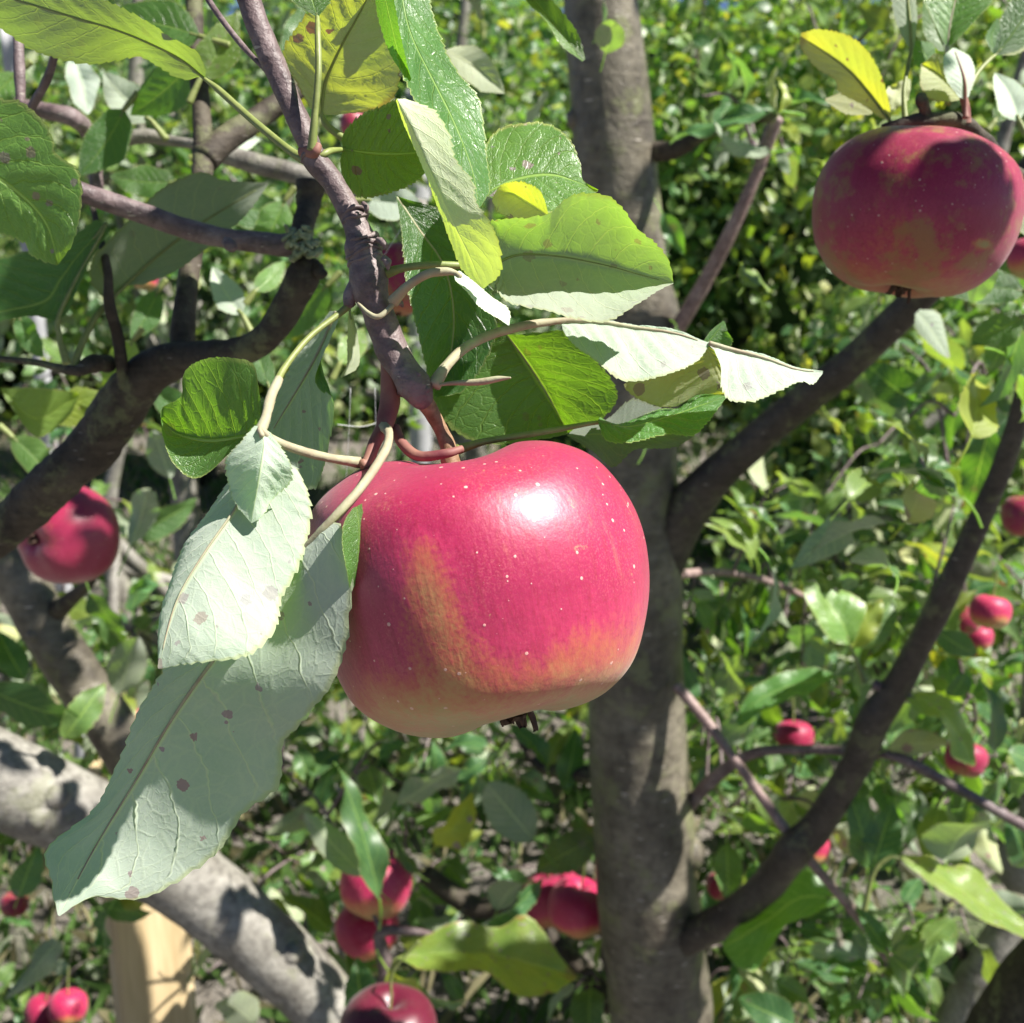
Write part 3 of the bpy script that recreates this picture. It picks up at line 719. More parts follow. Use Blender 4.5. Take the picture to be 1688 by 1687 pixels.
TC.limb("side_branch", [(1115, 1130, 9, 1.1), (1165, 1190, 9, 1.08), (1215, 1258, 8, 1.05), (1312, 1390, 9, 1.02), (1375, 1465, 8, 1.0), (1430, 1530, 9, .99), (1465, 1580, 9, .98)], M_SHOOT)
TC.limb("side_branch", [(1120, 1350, 12, 1.16), (1170, 1290, 11, 1.12), (1240, 1243, 9, 1.08), (1330, 1236, 8, 1.04), (1420, 1240, 8, 1.0), (1480, 1248, 9, .97), (1560, 1290, 9, .96), (1688, 1362, 9, .95), (1780, 1410, 9, .95)], M_TWIG)
TC.limb("side_branch", [(1000, 1280, 17, 1.2), (930, 1272, 14, 1.22), (890, 1262, 10, 1.24), (860, 1225, 7, 1.26)], M_OLD)
TC.limb("side_branch", [(1440, 1128, 10, .95), (1500, 1150, 7, .94)], M_TWIG)
TC.limb("side_branch", [(1560, 1690, 14, 1.3), (1600, 1600, 12, 1.28), (1575, 1560, 9, 1.26)], M_OLD)
TC.limb("side_branch", [(700, 1440, 16, 1.4), (780, 1495, 18, 1.38), (850, 1500, 16, 1.36), (960, 1600, 17, 1.3), (1010, 1660, 18, 1.25)], M_OLD)
TC.limb("side_branch", [(640, 1720, 17, 1.05), (636, 1600, 13, 1.06), (628, 1540, 10, 1.07), (680, 1536, 7, 1.06), (730, 1545, 4, 1.05)], M_TWIG)

pl = TC.pleaf
G_ = lambda y=.1, b=.5, r=.2: (y, b, r)
# distinct leaves around the trunk and right side
pl(1405, 1068, 1450, 985, 1.0, .6, 1, -.5, G_(.6, .7, .5)); pl(1398, 1062, 1500, 990, 1.02, .7, 1, .2, G_(.2, .6))
pl(1246, 920, 1203, 833, 1.25, .55, 1, .7, G_(.35, .7)); pl(1250, 905, 1232, 795, 1.27, .45, 1, .9, G_(.3, .6))
pl(1465, 1235, 1562, 1205, .97, .6, -1, .3, (.5, .35, .9))
pl(1430, 1430, 1425, 1308, .97, .5, 1, .3, G_(.05, .55)); pl(1437, 1436, 1470, 1330, .97, .5, 1, -.4)
pl(1312, 1388, 1236, 1272, 1.3, .42, 1, -.2, G_(.35, .7)); pl(1310, 1320, 1380, 1310, 1.28, .6, -1, .4, G_(.5, .6))
pass; pl(1560, 1420, 1600, 1300, .95, .8, -1, .2, G_(.2, .6))
pl(1465, 1575, 1555, 1640, .96, .7, 1, -.3, G_(.15, .65)); pl(1460, 1570, 1430, 1500, .97, .5, 1, .4); pl(1475, 1570, 1560, 1560, .95, .35, 1, .2, G_(.3, .7)); pl(1470, 1565, 1490, 1480, .98, .3, -1, .6, G_(.3, .6))
pl(1310, 1690, 1225, 1650, 1.1, .6, 1, .3, G_(0, .4)); pl(1195, 1000, 1190, 1140, 1.3, .4, 1, 1.0, G_(0, .3)); pl(1092, 352, 1132, 425, 1.05, .5, 1, .2, G_(0, .8))
pl(1275, 185, 1100, 205, 1.05, .28, 1, .3, G_(0, .75, .1)); pl(1270, 250, 1148, 240, 1.06, .34, -1, .4, G_(.05, .8, .1)); pl(1285, 185, 1310, 120, 1.05, .5, 1, .7, G_(.6, .8)); pl(1278, 180, 1268, 110, 1.06, .4, -1, .5, G_(.5, .8))
pl(1150, 1150, 1128, 1070, 1.2, .5, 1, .6, G_(0, .35)); pl(1590, 1110, 1570, 1170, .95, .5, 1, 0); pl(1545, 1040, 1620, 1100, .95, .5, 1, .5, G_(0, .45)); pl(1640, 1240, 1655, 1130, .98, .6, 1, .6, G_(0, .3))
pl(1700, 700, 1590, 640, .9, .3, 1, .7, G_(.1, .4)); pl(1480, 640, 1600, 625, 1.1, .35, 1, .6, G_(0, .4)); pl(1405, 600, 1500, 690, 1.15, .45, -1, .5, G_(.1, .4)); pl(1570, 770, 1430, 745, 1.2, .3, 1, .5, G_(0, .6))
pl(1630, 700, 1600, 850, 1.1, .5, 1, .3, G_(0, .4)); pl(1600, 1330, 1688, 1290, 1.0, .5, 1, .3)
# lower middle
pass; pl(790, 1525, 928, 1482, 1.1, .42, 1, .4, G_(0, .65)); pl(625, 1480, 583, 1268, .98, .30, 1, .6, G_(.05, .4)); pl(600, 1445, 480, 1325, 1.0, .3, -1, .4, G_(.1, .35))
pl(655, 1330, 775, 1235, 1.1, .42, -1, .3, G_(.2, .4)); pl(880, 1385, 775, 1262, 1.15, .5, -1, .2, G_(.1, .35)); pl(985, 1380, 865, 1440, 1.18, .5, 1, .4, G_(.2, .35)); pl(720, 1395, 792, 1325, 1.2, .7, 1, .3, G_(.9, 1.0, .5))
pl(598, 1690, 590, 1597, .95, .75, 1, .2, G_(0, .35)); pl(510, 1285, 490, 1232, 1.2, .8, 1, .2, G_(.1, .6)); pl(525, 1330, 545, 1240, 1.2, .4, 1, -.5, G_(0, .3)); pl(650, 1610, 760, 1700, 1.0, .45, 1, .6, G_(.05, .3)); pl(640, 1600, 700, 1680, .97, .5, 1, .1)
pl(690, 1440, 640, 1380, 1.1, .4, 1, -.4); pl(820, 1500, 870, 1400, 1.2, .5, -1, .4, G_(.1, .4)); pl(950, 1340, 1000, 1430, 1.2, .5, 1, .4, G_(.1, .35)); pl(930, 1300, 960, 1210, 1.2, .5, 1, .3, G_(0, .5)); pl(900, 1262, 860, 1180, 1.2, .5, 1, .7, G_(0, .4)); pl(905, 1262, 930, 1180, 1.22, .4, 1, -.6)

mh = lambda mid, le, ri, D, y, **k: hero(TC.r, mid, le, ri, dep(y, D), nv=44, nu=13, teeth=18, rib=False, serr=1.6, wave=4, pucker=1.6, petr=4, petmat=M_PETG, **k)
mh([(655, 1580), (720, 1572, 5), (800, 1572, 10), (880, 1590, 5), (952, 1612)], [(655, 1578, 20), (700, 1545, 20), (760, 1518, 25), (820, 1530, 30), (862, 1508, 30), (892, 1530, 25), (922, 1575, 12), (952, 1611)], [(660, 1584, -10), (700, 1600, -20), (760, 1602, -25), (802, 1604, -25), (850, 1640, -35), (905, 1641, -30), (932, 1626, -15), (952, 1613)], 1.02, 1580, face=1, tint=(.42, .6, .8), seed=61, pet=[(640, 1640, 10), (645, 1600, 5)])
mh([(1485, 1415), (1540, 1440, 5), (1620, 1492, 10), (1715, 1548, 10)], [(1487, 1412, 15), (1530, 1410, 25), (1562, 1426, 30), (1610, 1430, 35), (1640, 1470, 30), (1715, 1540, 15)], [(1488, 1420, -5), (1510, 1440, -10), (1560, 1475, -15), (1622, 1515, -15), (1712, 1560, -5)], .92, 1480, face=1, tint=(.38, .6, .4), seed=62, pet=[(1425, 1500, 10), (1440, 1440, 5), (1465, 1415, 2)])
mh([(1387, 1482), (1320, 1480, 0), (1260, 1520, -10), (1192, 1562, -20)], [(1385, 1478, 10), (1340, 1440, 20), (1308, 1438, 25), (1268, 1475, 15), (1215, 1528, 0), (1192, 1555, -15)], [(1384, 1486, -8), (1330, 1512, -20), (1290, 1530, -30), (1262, 1572, -40), (1245, 1602, -45), (1215, 1592, -40), (1192, 1566, -22)], 1.05, 1510, face=1, tint=(0, .85, .05), seed=63, pet=[(1440, 1520, 5), (1410, 1495, 2)])
mh([(1490, 1147), (1530, 1158, 0), (1570, 1195, -4), (1608, 1262, -8)], [(1494, 1145, 4), (1515, 1140, 8), (1545, 1143, 8), (1578, 1168, 6), (1596, 1200, 2), (1605, 1225, -2), (1609, 1260, -8)], [(1494, 1152, -4), (1512, 1175, -10), (1545, 1186, -14), (1562, 1212, -18), (1570, 1245, -16), (1590, 1258, -12), (1607, 1264, -8)], .93, 1200, face=1, tint=(.30, .85, .4), seed=64, pet=[(1462, 1132, 0), (1476, 1140, 0)])
mh([(1402, 1064), (1388, 1025, 0), (1360, 985, 5), (1330, 937, 10)], [(1396, 1064, -8), (1365, 1048, -15), (1335, 1000, -10), (1320, 950, 5), (1328, 936, 10)], [(1408, 1058, -2), (1428, 1005, 5), (1412, 985, 10), (1372, 965, 15), (1348, 936, 12), (1332, 935, 10)], 1.0, 1000, face=1, tint=(.18, .8, .1), seed=65, pet=[(1425, 1125, 0), (1412, 1090, 0)])
mh([(1377, 1113), (1310, 1128, 0), (1255, 1152, -5), (1213, 1192, -10)], [(1372, 1108, 5), (1338, 1103, 12), (1290, 1110, 12), (1240, 1138, 5), (1213, 1186, -8)], [(1374, 1118, -5), (1345, 1135, -15), (1308, 1152, -18), (1262, 1168, -18), (1222, 1198, -12)], 1.05, 1150, face=1, tint=(0, .6, .05), seed=66)
TC.fill((1130, 1000, 1700, 1700), (1.15, 1.6), 58, size=.070, n=6, tw=.15)
TC.fill((1150, 760, 1700, 1100), (1.2, 1.9), 24, size=.064, n=7, tw=.15, bri=.5)
TC.fill((1380, 480, 1700, 800), (1.1, 1.9), 16, size=.064, n=7, tw=.15, bri=.5)
TC.fill((440, 1180, 980, 1700), (1.15, 1.6), 30, size=.066, n=6, tw=.15)
TC.fill((1090, 120, 1330, 300), (1.2, 1.6), 4, size=.05, n=5, tw=.12)
# unseen leaves added overhead to shade the trunk and limbs
cover(TC, line([(1000, 120, 1.1), (1020, 200, 1.1), (1000, 290, 1.1)], 5), per=4, size=.05)
cover(TC, line([(1050, 740, 1.1), (1070, 900, 1.1), (1060, 1040, 1.1), (1070, 1150, 1.1)], 18), per=13, jit=.035)
cover(TC, line([(1070, 1590, 1.1), (1090, 1690, 1.1)], 4), per=6, jit=.035)
cover(TC, line([(1120, 840, 1.1), (1200, 765, 1.08), (1300, 680, 1.04), (1400, 600, 1.0), (1500, 505, .95)], 24), per=10, jit=.022)
cover(TC, line([(1090, 1560, 1.12), (1190, 1515, 1.08), (1270, 1450, 1.04), (1350, 1365, 1.0), (1420, 1250, .97), (1485, 1130, .94), (1560, 980, .9), (1620, 850, .88), (1665, 735, .86)], 38), per=8, jit=.02)
for _ in range(2400):  # leaf cloud added above the view to dapple the middle ground
    a = np.array([random.uniform(-1.2, 3.2), random.uniform(.9, 3.6), random.uniform(2.35, 3.1)])
    if mnoise.noise(Vector(a * 2.2)) < -.02 or blocks(a, .10): continue
    TC.leaf(a, rng.normal(size=3), SUNV + rng.normal(size=3) * .6, .075)
cover(TC, [(640, 1680, .80), (610, 1690, .80), (670, 1685, .80), (640, 1650, .82)], dist=.6, per=4, jit=.01)
TC.done()

# left tree: thick spotted limbs crossing the lower left corner
TL = Tree("apple_tree", (-0.75, 1.15, 0), "apple tree at lower left with thick lichen-spotted slanting limbs", "tree", GT)
TL.limb("limb", [(-260, 1180, 74, .98), (-120, 1225, 74, .98), (0, 1285, 72, .98), (150, 1355, 68, 1.0), (310, 1452, 64, 1.02), (420, 1545, 60, 1.02), (520, 1640, 56, 1.02), (600, 1740, 52, 1.0)], M_GREY, n=130, sides=34, rough=.06, freq=18, knots=8)
TL.limb("limb", [(-40, 870, 40, 1.1), (20, 940, 40, 1.1), (80, 1040, 41, 1.1), (130, 1120, 40, 1.1), (180, 1190, 40, 1.1), (240, 1290, 40, 1.1), (330, 1420, 42, 1.08)], M_TRUNK, n=110, sides=26, rough=.05, freq=20, seed=4, knots=4)  # darker bark than the limb above, standing in for shade
TL.limb("side_branch", [(90, 1010, 18, 1.1), (120, 985, 12, 1.06), (150, 955, 9, 1.02), (165, 900, 6, 1.0)], M_OLD)
w = px([(-260, 1180, 74, .98)], True)[0]
TL.limb("trunk", [(-.75, 1.15, -.1, .10), (-.74, 1.13, .3, .085), (-.66, 1.06, .75, .07), (w[0] - .02, w[1], w[2] + .02, .05)], M_GREY, world=True, n=60, sides=26)
pl = TL.pleaf
pl(-30, 1130, 128, 1220, .95, .5, 1, .3, G_(0, .3, .1)); pl(108, 1215, 165, 1135, .97, .65, 1, .2, G_(.2, .7)); pl(148, 975, 195, 1062, 1.0, .6, 1, .3, G_(.05, .35)); pl(160, 1000, 215, 1090, 1.02, .5, 1, -.3, G_(.1, .3)); pl(195, 1145, 235, 1020, 1.05, .45, -1, .3, G_(.15, .35))
pl(262, 965, 188, 975, 1.1, .4, 1, .4, G_(0, 1.0, 0)); pl(165, 1490, 250, 1530, 1.05, .5, 1, .3, G_(.05, .5)); pl(95, 1550, 30, 1640, 1.05, .45, -1, .3, G_(.1, .5)); pl(420, 1690, 350, 1615, 1.1, .75, -1, .1, G_(.2, .35)); pl(180, 1500, 135, 1600, 1.02, .45, 1, .5)
pl(30, 1480, 60, 1400, 1.0, .5, 1, .3, G_(0, .7)); pl(250, 1040, 290, 1010, 1.0, .4, 1, .3); pl(230, 1500, 200, 1440, 1.05, .6, 1, .5); pl(60, 1130, 100, 1060, 1.2, .5, 1, .6); pl(40, 1120, -10, 1040, 1.1, .5, 1, .3, G_(0, .4))
pl(280, 790, 250, 690, 1.0, .5, -1, .2, G_(0, .5, .1)); pl(215, 900, 270, 760, 1.05, .42, -1, .2, G_(0, .55, .1)); pl(215, 880, 330, 840, 1.1, .4, 1, .4, G_(.1, .4))
TL.fill((-20, 1020, 520, 1690), (1.25, 1.9), 26, size=.07, n=6, tw=.15)
TL.fill((0, 1000, 250, 1240), (1.15, 1.3), 5, size=.06, n=5, tw=.12)
TL.fill((-20, 620, 300, 980), (1.3, 2.0), 9, size=.055, n=6, tw=.15)
cover(TL, [(120, 1340, .96), (150, 1360, .96), (20, 1215, .96), (385, 1470, 1.0), (400, 1500, 1.0), (60, 1000, 1.08), (40, 950, 1.08), (110, 1080, 1.08), (20, 900, 1.08), (50, 975, 1.06), (90, 1060, 1.06), (70, 1040, 1.06), (0, 930, 1.08), (30, 980, 1.07), (500, 1670, 1.0), (200, 1190, 1.08)] + [(188, 845, .83), (196, 890, .83), (186, 930, .83), (165, 815, .84), (120, 803, .85)], dist=.8, per=3, jit=.012, size=.045)
TL.done(70)

# right tree: only its trunk and limbs at the right border
TR = Tree("apple_tree", (1.35, 2.0, 0), "apple tree at the right edge with pale grey stems and a dark trunk", "tree", GT)
w = px([(1690, 1440, 42, 1.7), (1700, 1340, 36, 1.7), (1712, 1200, 30, 1.7), (1720, 1000, 26, 1.7)], True); 
TR.limb("trunk", [(1.35, 2.0, -.1, .07), (1.15, 1.85, .18, .06)] + w, M_GREY, world=True, n=60, sides=24)
TR.limb("limb", [(1560, 1760, 50, 1.25), (1590, 1680, 42, 1.25), (1625, 1590, 32, 1.25), (1690, 1490, 28, 1.25)], M_GREY)
TR.limb("limb", [(1640, 1800, 85, .95), (1700, 1690, 85, .95), (1800, 1560, 80, .95), (1950, 1440, 70, .95)], M_OLD, n=60, sides=30)
TR.fill((1500, 400, 1720, 1250), (1.5, 2.2), 30, size=.075, n=7, tw=.18)
TR.fill((1180, 1080, 1700, 1650), (1.65, 2.4), 44, size=.078, n=7, tw=.18)
TR.fill((1250, -10, 1700, 200), (1.6, 2.4), 8, size=.055, n=6, tw=.15, yel=.25, bri=.6)
TR.done(60)

# small trees farther back, seen between the near branches
def back_tree(x, y, label, h, blobs, n, size, yel=.12, bri=.5):
    base = np.array([x, y, ground_z(x, y)]); T = Tree("apple_tree", base, label, "tree", GT)
    T.limb("trunk", [(x, y, -.08, .045), (x + .03, y, h * .4, .035), (x - .02, y, h * .75, .022), (x + .04, y, h, .010)], M_GREY, world=True, n=40, sides=16)
    for k_ in range(7):
        z0 = h * random.uniform(.25, .8); b = random.choice(blobs); t = np.array([x + b[0], y + b[1], b[2]]) + rng.normal(size=3) * .6 * np.array(b[3:6])
        T.limb("limb", [(x, y, z0, .016), ((x + t[0]) / 2, (y + t[1]) / 2, (z0 + t[2]) / 2 + .06, .012), (*t, .005)], M_GREY, world=True, n=18, sides=8)
    bl = [(x + b[0], y + b[1], *b[2:]) for b in blobs]
    T.inst += leaf_cloud(bl, n, size, spread=.5, yel=yel, bri=bri)
    T.done(0)
back_tree(-.95, 3.0, "leafy apple tree farther back behind the upper left branches", 2.2, [(0, 0, 1.6, .55, .5, .55), (.45, 0, 1.25, .45, .4, .4), (-.4, .1, 1.3, .4, .4, .35)], 1700, .065, .08, .5)
back_tree(-.15, 3.6, "apple tree farther back behind the centre of the view, dark and leafy", 2.3, [(0, 0, 1.7, .5, .5, .5), (.2, 0, 1.15, .45, .4, .4), (-.4, .1, 1.2, .4, .4, .35)], 1700, .065, .05, .42)
back_tree(1.15, 2.7, "apple tree farther back seen between trunk and right limb", 1.9, [(0, 0, .75, .45, .35, .35), (.4, 0, 1.1, .4, .35, .35), (-.35, .1, .5, .3, .3, .25)], 1500, .062, .12, .5)
back_tree(.25, 2.5, "low apple tree farther back under the big red apple", 1.1, [(-.1, 0, .45, .4, .35, .28), (-.5, 0, .35, .3, .3, .2)], 700, .062, .12, .5)
back_tree(-.9, 2.4, "low apple tree farther back at lower left behind the limbs", 1.0, [(0, 0, .5, .35, .3, .25), (.4, 0, .3, .3, .3, .2)], 380, .062, .12, .5)

# ------------------------------------------------------------------ wooden stake and grey posts
k = NT("timber"); pos = k.n("ShaderNodeNewGeometry").outputs["Position"]
gr = k.noise(k.mapping(pos, (60, 60, 4)), 1.0, 5, .6); col = k.ramp(gr, [(.3, (.46, .34, .18)), (.55, (.62, .48, .28)), (.75, (.72, .60, .38))])
pr = k.n("ShaderNodeBsdfPrincipled"); k.put(pr.inputs["Base Color"], col); pr.inputs["Roughness"].default_value = .75; k.put(pr.inputs["Normal"], k.bump(gr, .6, .002)); M_WOOD = k.out(pr.outputs[0])
def board(name, x0, x1, ytop, D, th, mat, label, cat, lean=0.0):
    a, b = V(x0, ytop, D), V(x1, ytop, D); base = np.array([(a[0] + b[0]) / 2, D, 0]); hw = (b[0] - a[0]) / 2; top = a[2]
    nz = 24; bev = .006; ring = [(-hw + bev, -th), (hw - bev, -th), (hw, -th + bev), (hw, th - bev), (hw - bev, th), (-hw + bev, th), (-hw, th - bev), (-hw, -th + bev)]
    v = []; 
    for j in range(nz):
        z = -.12 + (top + .12) * j / (nz - 1)
        for (x, y) in ring: v.append((x + lean * z + .0015 * mnoise.noise(Vector((x * 30, y * 30, z * 6))), y, z))
    q = [(j * 8 + i, j * 8 + (i + 1) % 8, (j + 1) * 8 + (i + 1) % 8, (j + 1) * 8 + i) for j in range(nz - 1) for i in range(8)]
    n0 = len(v); v.append((lean * top, 0, top + .004)); t = [(n0, (nz - 1) * 8 + i, (nz - 1) * 8 + (i + 1) % 8) for i in range(8)]
    o = link(name, mk_mesh(name, v, q, mat, tris=t, smooth=False), None, tuple(base)); o.rotation_euler.z = R(38); tag(o, label, cat); return o
board("wooden_stake", 150, 282, 1245, 1.42, .022, M_WOOD, "flat pale timber stake standing at lower left, leaf shadows on it", "stake")
def post(x, y0, D, rpx, label, top, mat):
    b = V(x, y0, D); r = rpx * dep(y0, D) / F; A = Acc()
    A.tube([(b[0], D, -.1, r), (b[0], D, top * .5, r), (b[0] + .01, D, top - .02, r), (b[0] + .01, D, top, r * .8)], n=40, sides=20, rough=.02, freq=12)
    o = A.build("fence_post", mat, None, (b[0], D, 0)); o.location = (b[0], D, 0); tag(o, label, "post", "grey fence posts")
M_POST = plain("weathered_post", (.30, .30, .31), (.44, .44, .46), .6, 30, .3)
post(68, 620, 2.2, 13, "slim grey post at the left edge behind the dark branch", 1.75, M_POST)
post(693, 660, 3.3, 19, "grey post standing behind the stalk of the big apple", 1.75, M_POST)

# ------------------------------------------------------------------ apples
PR_MAIN_R = [(4, 150), (18, 158), (45, 188), (80, 210), (110, 218), (169, 203), (222, 165), (258, 100), (272, 36), (268, -35), (248, -102), (214, -166), (165, -205), (114, -222), (70, -226), (35, -216), (12, -204), (3, -200)]
PR_MAIN_L = [(4, 150), (15, 160), (40, 195), (75, 225), (111, 233), (152, 232), (215, 207), (253, 170), (270, 110), (275, 50), (270, -30), (264, -88), (247, -139), (206, -184), (160, -213), (112, -228), (62, -226), (30, -215), (10, -204), (3, -200)]
PR_STD = [(3, 150), (18, 160), (50, 192), (90, 212), (130, 214), (185, 192), (235, 145), (262, 80), (268, 10), (258, -65), (235, -130), (196, -182), (150, -214), (105, -228), (65, -226), (35, -214), (12, -200), (3, -196)]
def apple_body(pr, plf, lobes=.02, seed=0, nu=72, nv=64, saddle=0.0):
    a = spline(np.array([(x / 268, y / 268, 0) for x, y in pr]), nv)[:, :2]; b = spline(np.array([(x / 268, y / 268, 0) for x, y in plf]), nv)[:, :2]
    v = []
    for j in range(nv):
        for i in range(nu):
            ph = 2 * math.pi * i / nu; t = (1 + math.cos(ph)) / 2; r = a[j, 0] * t + b[j, 0] * (1 - t); z = a[j, 1] * t + b[j, 1] * (1 - t)
            f = min(1, r * 1.6); lz = 1 if z < 0 else .5
            r *= 1 + lobes * math.cos(5 * ph + seed) * f * lz * .8 + .012 * math.cos(2 * ph + seed * 2) * f
            z += lobes * 1.1 * math.cos(5 * ph + seed) * f * (1 if z < 0 else .6) * (1 if z < 0 else -1) * -1 * (1 - min(1, r) ** 4)
            sd = math.sin(ph) ** 2 * saddle * (.6 if z > 0 else 1); z *= 1 - sd * min(1, max(0, (abs(z) - .35) * 2.2))
            v.append((r * math.cos(ph), r * math.sin(ph), z))
    q = [(j * nu + i, j * nu + (i + 1) % nu, (j + 1) * nu + (i + 1) % nu, (j + 1) * nu + i) for j in range(nv - 1) for i in range(nu)]
    q = [x[::-1] for x in q]
    n0 = len(v); v.append((0, 0, a[0, 1])); v.append((0, 0, a[-1, 1]))
    t = [(n0, i, (i + 1) % nu) for i in range(nu)] + [(n0 + 1, (nv - 1) * nu + (i + 1) % nu, (nv - 1) * nu + i) for i in range(nu)]
    return np.array(v), q, t
def calyx_arrays(seed=0):
    r = random.Random(seed); A = Acc()
    for i in range(5):
        a = 2 * math.pi * i / 5 + r.uniform(-.2, .2); L = r.uniform(.12, .19); d = np.array([math.cos(a), math.sin(a), 0]); s = np.array([-math.sin(a), math.cos(a), 0])
        v = []; n = 7
        for j in range(n):
            t = j / (n - 1); c = d * (.02 + L * .55 * math.sin(t * 1.9)) + np.array([0, 0, -.77 - L * .85 * t + .05 * math.sin(t * 5 + i)]); w = .055 * (1 - t) ** .7 + .006
            for u in (-1, -.3, .3, 1):
                v.append(c + s * u * w + d * .02 * (1 - u * u) + np.array([r.uniform(-.008, .008)] * 3))
            for u in (1, .3, -.3, -1):
                v.append(c + s * u * w + d * (.02 * (1 - u * u) - .012))
        q = [(j * 8 + i_, j * 8 + (i_ + 1) % 8, (j + 1) * 8 + (i_ + 1) % 8, (j + 1) * 8 + i_) for j in range(n - 1) for i_ in range(8)]
        A.add(np.array(v), q)
    for i in range(9):
        a = r.uniform(0, 6.28); A.tube([(0.02 * math.cos(a), .02 * math.sin(a), -.74, .006), (.05 * math.cos(a), .05 * math.sin(a), -.87, .004)], n=5, sides=4)
    return A
BODY_STD = {}
def apple(c, rad, axis, mat, label, seed=0, main=False, stalk=None, roll=None, group="red apples hanging on the branches", squash=1.0, calyx=True, tilt_lobes=.02):
    z = unit(np.asarray(axis, float))
    x = RX - z * (RX @ z) if roll is None else unit(np.asarray(roll, float) - z * (np.asarray(roll, float) @ z)); x = unit(x); y = np.cross(z, x)
    if main: v, q, t = apple_body(PR_MAIN_R, PR_MAIN_L, .008, 2.4, 120, 110, .13); me = mk_mesh("apple", v, q, mat, tris=t)
    else:
        key = (seed % 3, mat.name)
        if key not in BODY_STD:
            v, q, t = apple_body(PR_STD, PR_STD, tilt_lobes, seed * 1.3); BODY_STD[key] = mk_mesh("apple", v, q, mat, tris=t)
        me = BODY_STD[key]
    o = link("apple", me); tag(o, label, "apple", group)
    M = np.stack([x, y, z], 1) * rad; M[:, 2] *= squash
    o.matrix_world = Matrix([[*M[r], c[r]] for r in range(3)] + [[0, 0, 0, 1]])
    if calyx:
        A = calyx_arrays(seed); ca = A.build("calyx", M_CALYX, o)
    if stalk is not None:
        inv = np.linalg.inv(M); pts = []
        for p in stalk:
            q3 = inv @ (np.array(p[:3]) - c); pts.append((*q3, p[3] / rad))
        A = Acc(); A.tube([(0, 0, .52, pts[-1][3])] + pts[::-1], n=40, sides=14, rough=.10, freq=9); A.build("stem", M_STEM if main else M_PETG, o)
    return o
DM = .272
cm = P(800, 965, DM); ax_main = unit(-.22 * RX + .975 * UPC + .05 * BACK)
M_AMAIN = apple_material("apple_skin_main", patches=[(-.25, -.93, .30, .92, .86, .46, .85), (-.42, -.75, -.55, .8, .25, 1, 1), (.12, -.6, .72, .16, .35, 1, .7)], green_base=.95, dark=.95, rough=.40)
stalk = px([(692, 650, 18, .268), (712, 682, 13, .270), (728, 712, 12, .272), (740, 740, 14, .272), (744, 765, 16, .272)])
apple(cm, 268 * DM / F, ax_main, M_AMAIN, "largest red apple, sunlit with a yellow blush, hanging in the centre", main=True, stalk=stalk, group=None, seed=3)

M_A2 = apple_material("apple_skin_russet", patches=[(-.42, -.8, -.12, .62, .42, 1, 1), (.40, -.85, .05, .15, .9, .45, 1.6), (.40, -.8, -.38, .15, .9, 1.7, .6)], green_base=.45, dark=.74, russet=.75, coat=.15, rough=.4)
M_A3 = apple_material("apple_skin", green_base=.75, dark=.85, coat=.1, rough=.45, patches=[(-.3, -.8, -.3, .8, .25, 1, 1)])
M_A5 = apple_material("apple_skin_deep", green_base=.0, dark=.75)
M_A4 = apple_material("apple_skin_pale", green_base=1.2, coat=.1, rough=.45, patches=[(0, -.8, -.3, .9, .3, 1, 1)])
c2 = P(1506, 352, .425)
apple(c2, 166 * .425 / F, unit(.16 * RX + .96 * UPC + .10 * BACK), M_A2, "big dark red apple with russet patches at upper right, under a leafy twig", seed=1, squash=.90, tilt_lobes=.012,
      stalk=[(*P(1535, 195, .43), .0016), (*P(1532, 230, .43), .0016)])
M_A6 = apple_material("apple_skin_light", green_base=1.05, dark=1.2, coat=.15, rough=.45, patches=[(.3, -.8, -.2, .8, .35, 1, 1)])
def sm(x, y, r, D, axis, label, mat=M_A3, seed=0, **k):
    d = dep(y, D); c, Rr = P(x, y, d), r * d / F; a_ = np.array(axis)
    k.setdefault("squash", random.uniform(.93, 1.06))
    if "blossom" not in label: k.setdefault("stalk", [(*(c + a_ * Rr * 2.1 + RX * Rr * random.uniform(-.5, .5)), .0011), (*(c + a_ * Rr * 1.4), .0011), (*(c + a_ * Rr * .8), .0012)])
    return apple(P(x, y, d), r * d / F, axis, mat, label, seed, **k)
U_, X_, B_ = UPC, RX, BACK
sm(112, 882, 83, .86, unit(.45 * X_ + .1 * U_ - .8 * B_ ) , "red apple at the left edge below the dark branch, its blossom end facing out", M_A5, seed=2, squash=.95)
sm(620, 1455, 60, 1.12, unit(.2 * X_ + U_), "upper one of two light red apples under the big apple, behind a narrow leaf", M_A6, seed=1)
sm(606, 1530, 52, 1.14, unit(-.2 * X_ + U_ + .4 * B_), "lower one of two light red apples under the big apple, left of a twig", M_A6, seed=2)
sm(912, 1480, 52, 1.30, unit(-.2 * X_ + U_), "shaded red apple half hidden behind leaves left of the grey trunk", seed=0)
sm(955, 1495, 52, 1.24, unit(.1 * X_ + U_ + .2 * B_), "light red apple touching the left side of the grey trunk", M_A6, seed=1)
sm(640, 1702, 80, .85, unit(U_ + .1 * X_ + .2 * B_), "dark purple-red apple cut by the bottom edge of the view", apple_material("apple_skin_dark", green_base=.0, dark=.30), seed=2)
sm(112, 1660, 31, 1.6, unit(U_), "small pale red apple in the lower left corner beside the timber stake", M_A6, seed=0)
sm(70, 1668, 29, 1.63, unit(U_ + .3 * X_), "small red apple leftmost of the pair in the lower left corner", seed=1)
sm(24, 1490, 22, 1.5, unit(U_), "small brownish red apple at the left edge above the corner pair", M_A2, seed=0)
sm(1690, 850, 38, 1.0, unit(U_), "dark red apple at the right edge behind the thin limb", M_A2, seed=1)
sm(1632, 1008, 33, 1.15, unit(U_ + .2 * X_), "pinkish red apple on the right beside a dark twig", M_A6, seed=2)
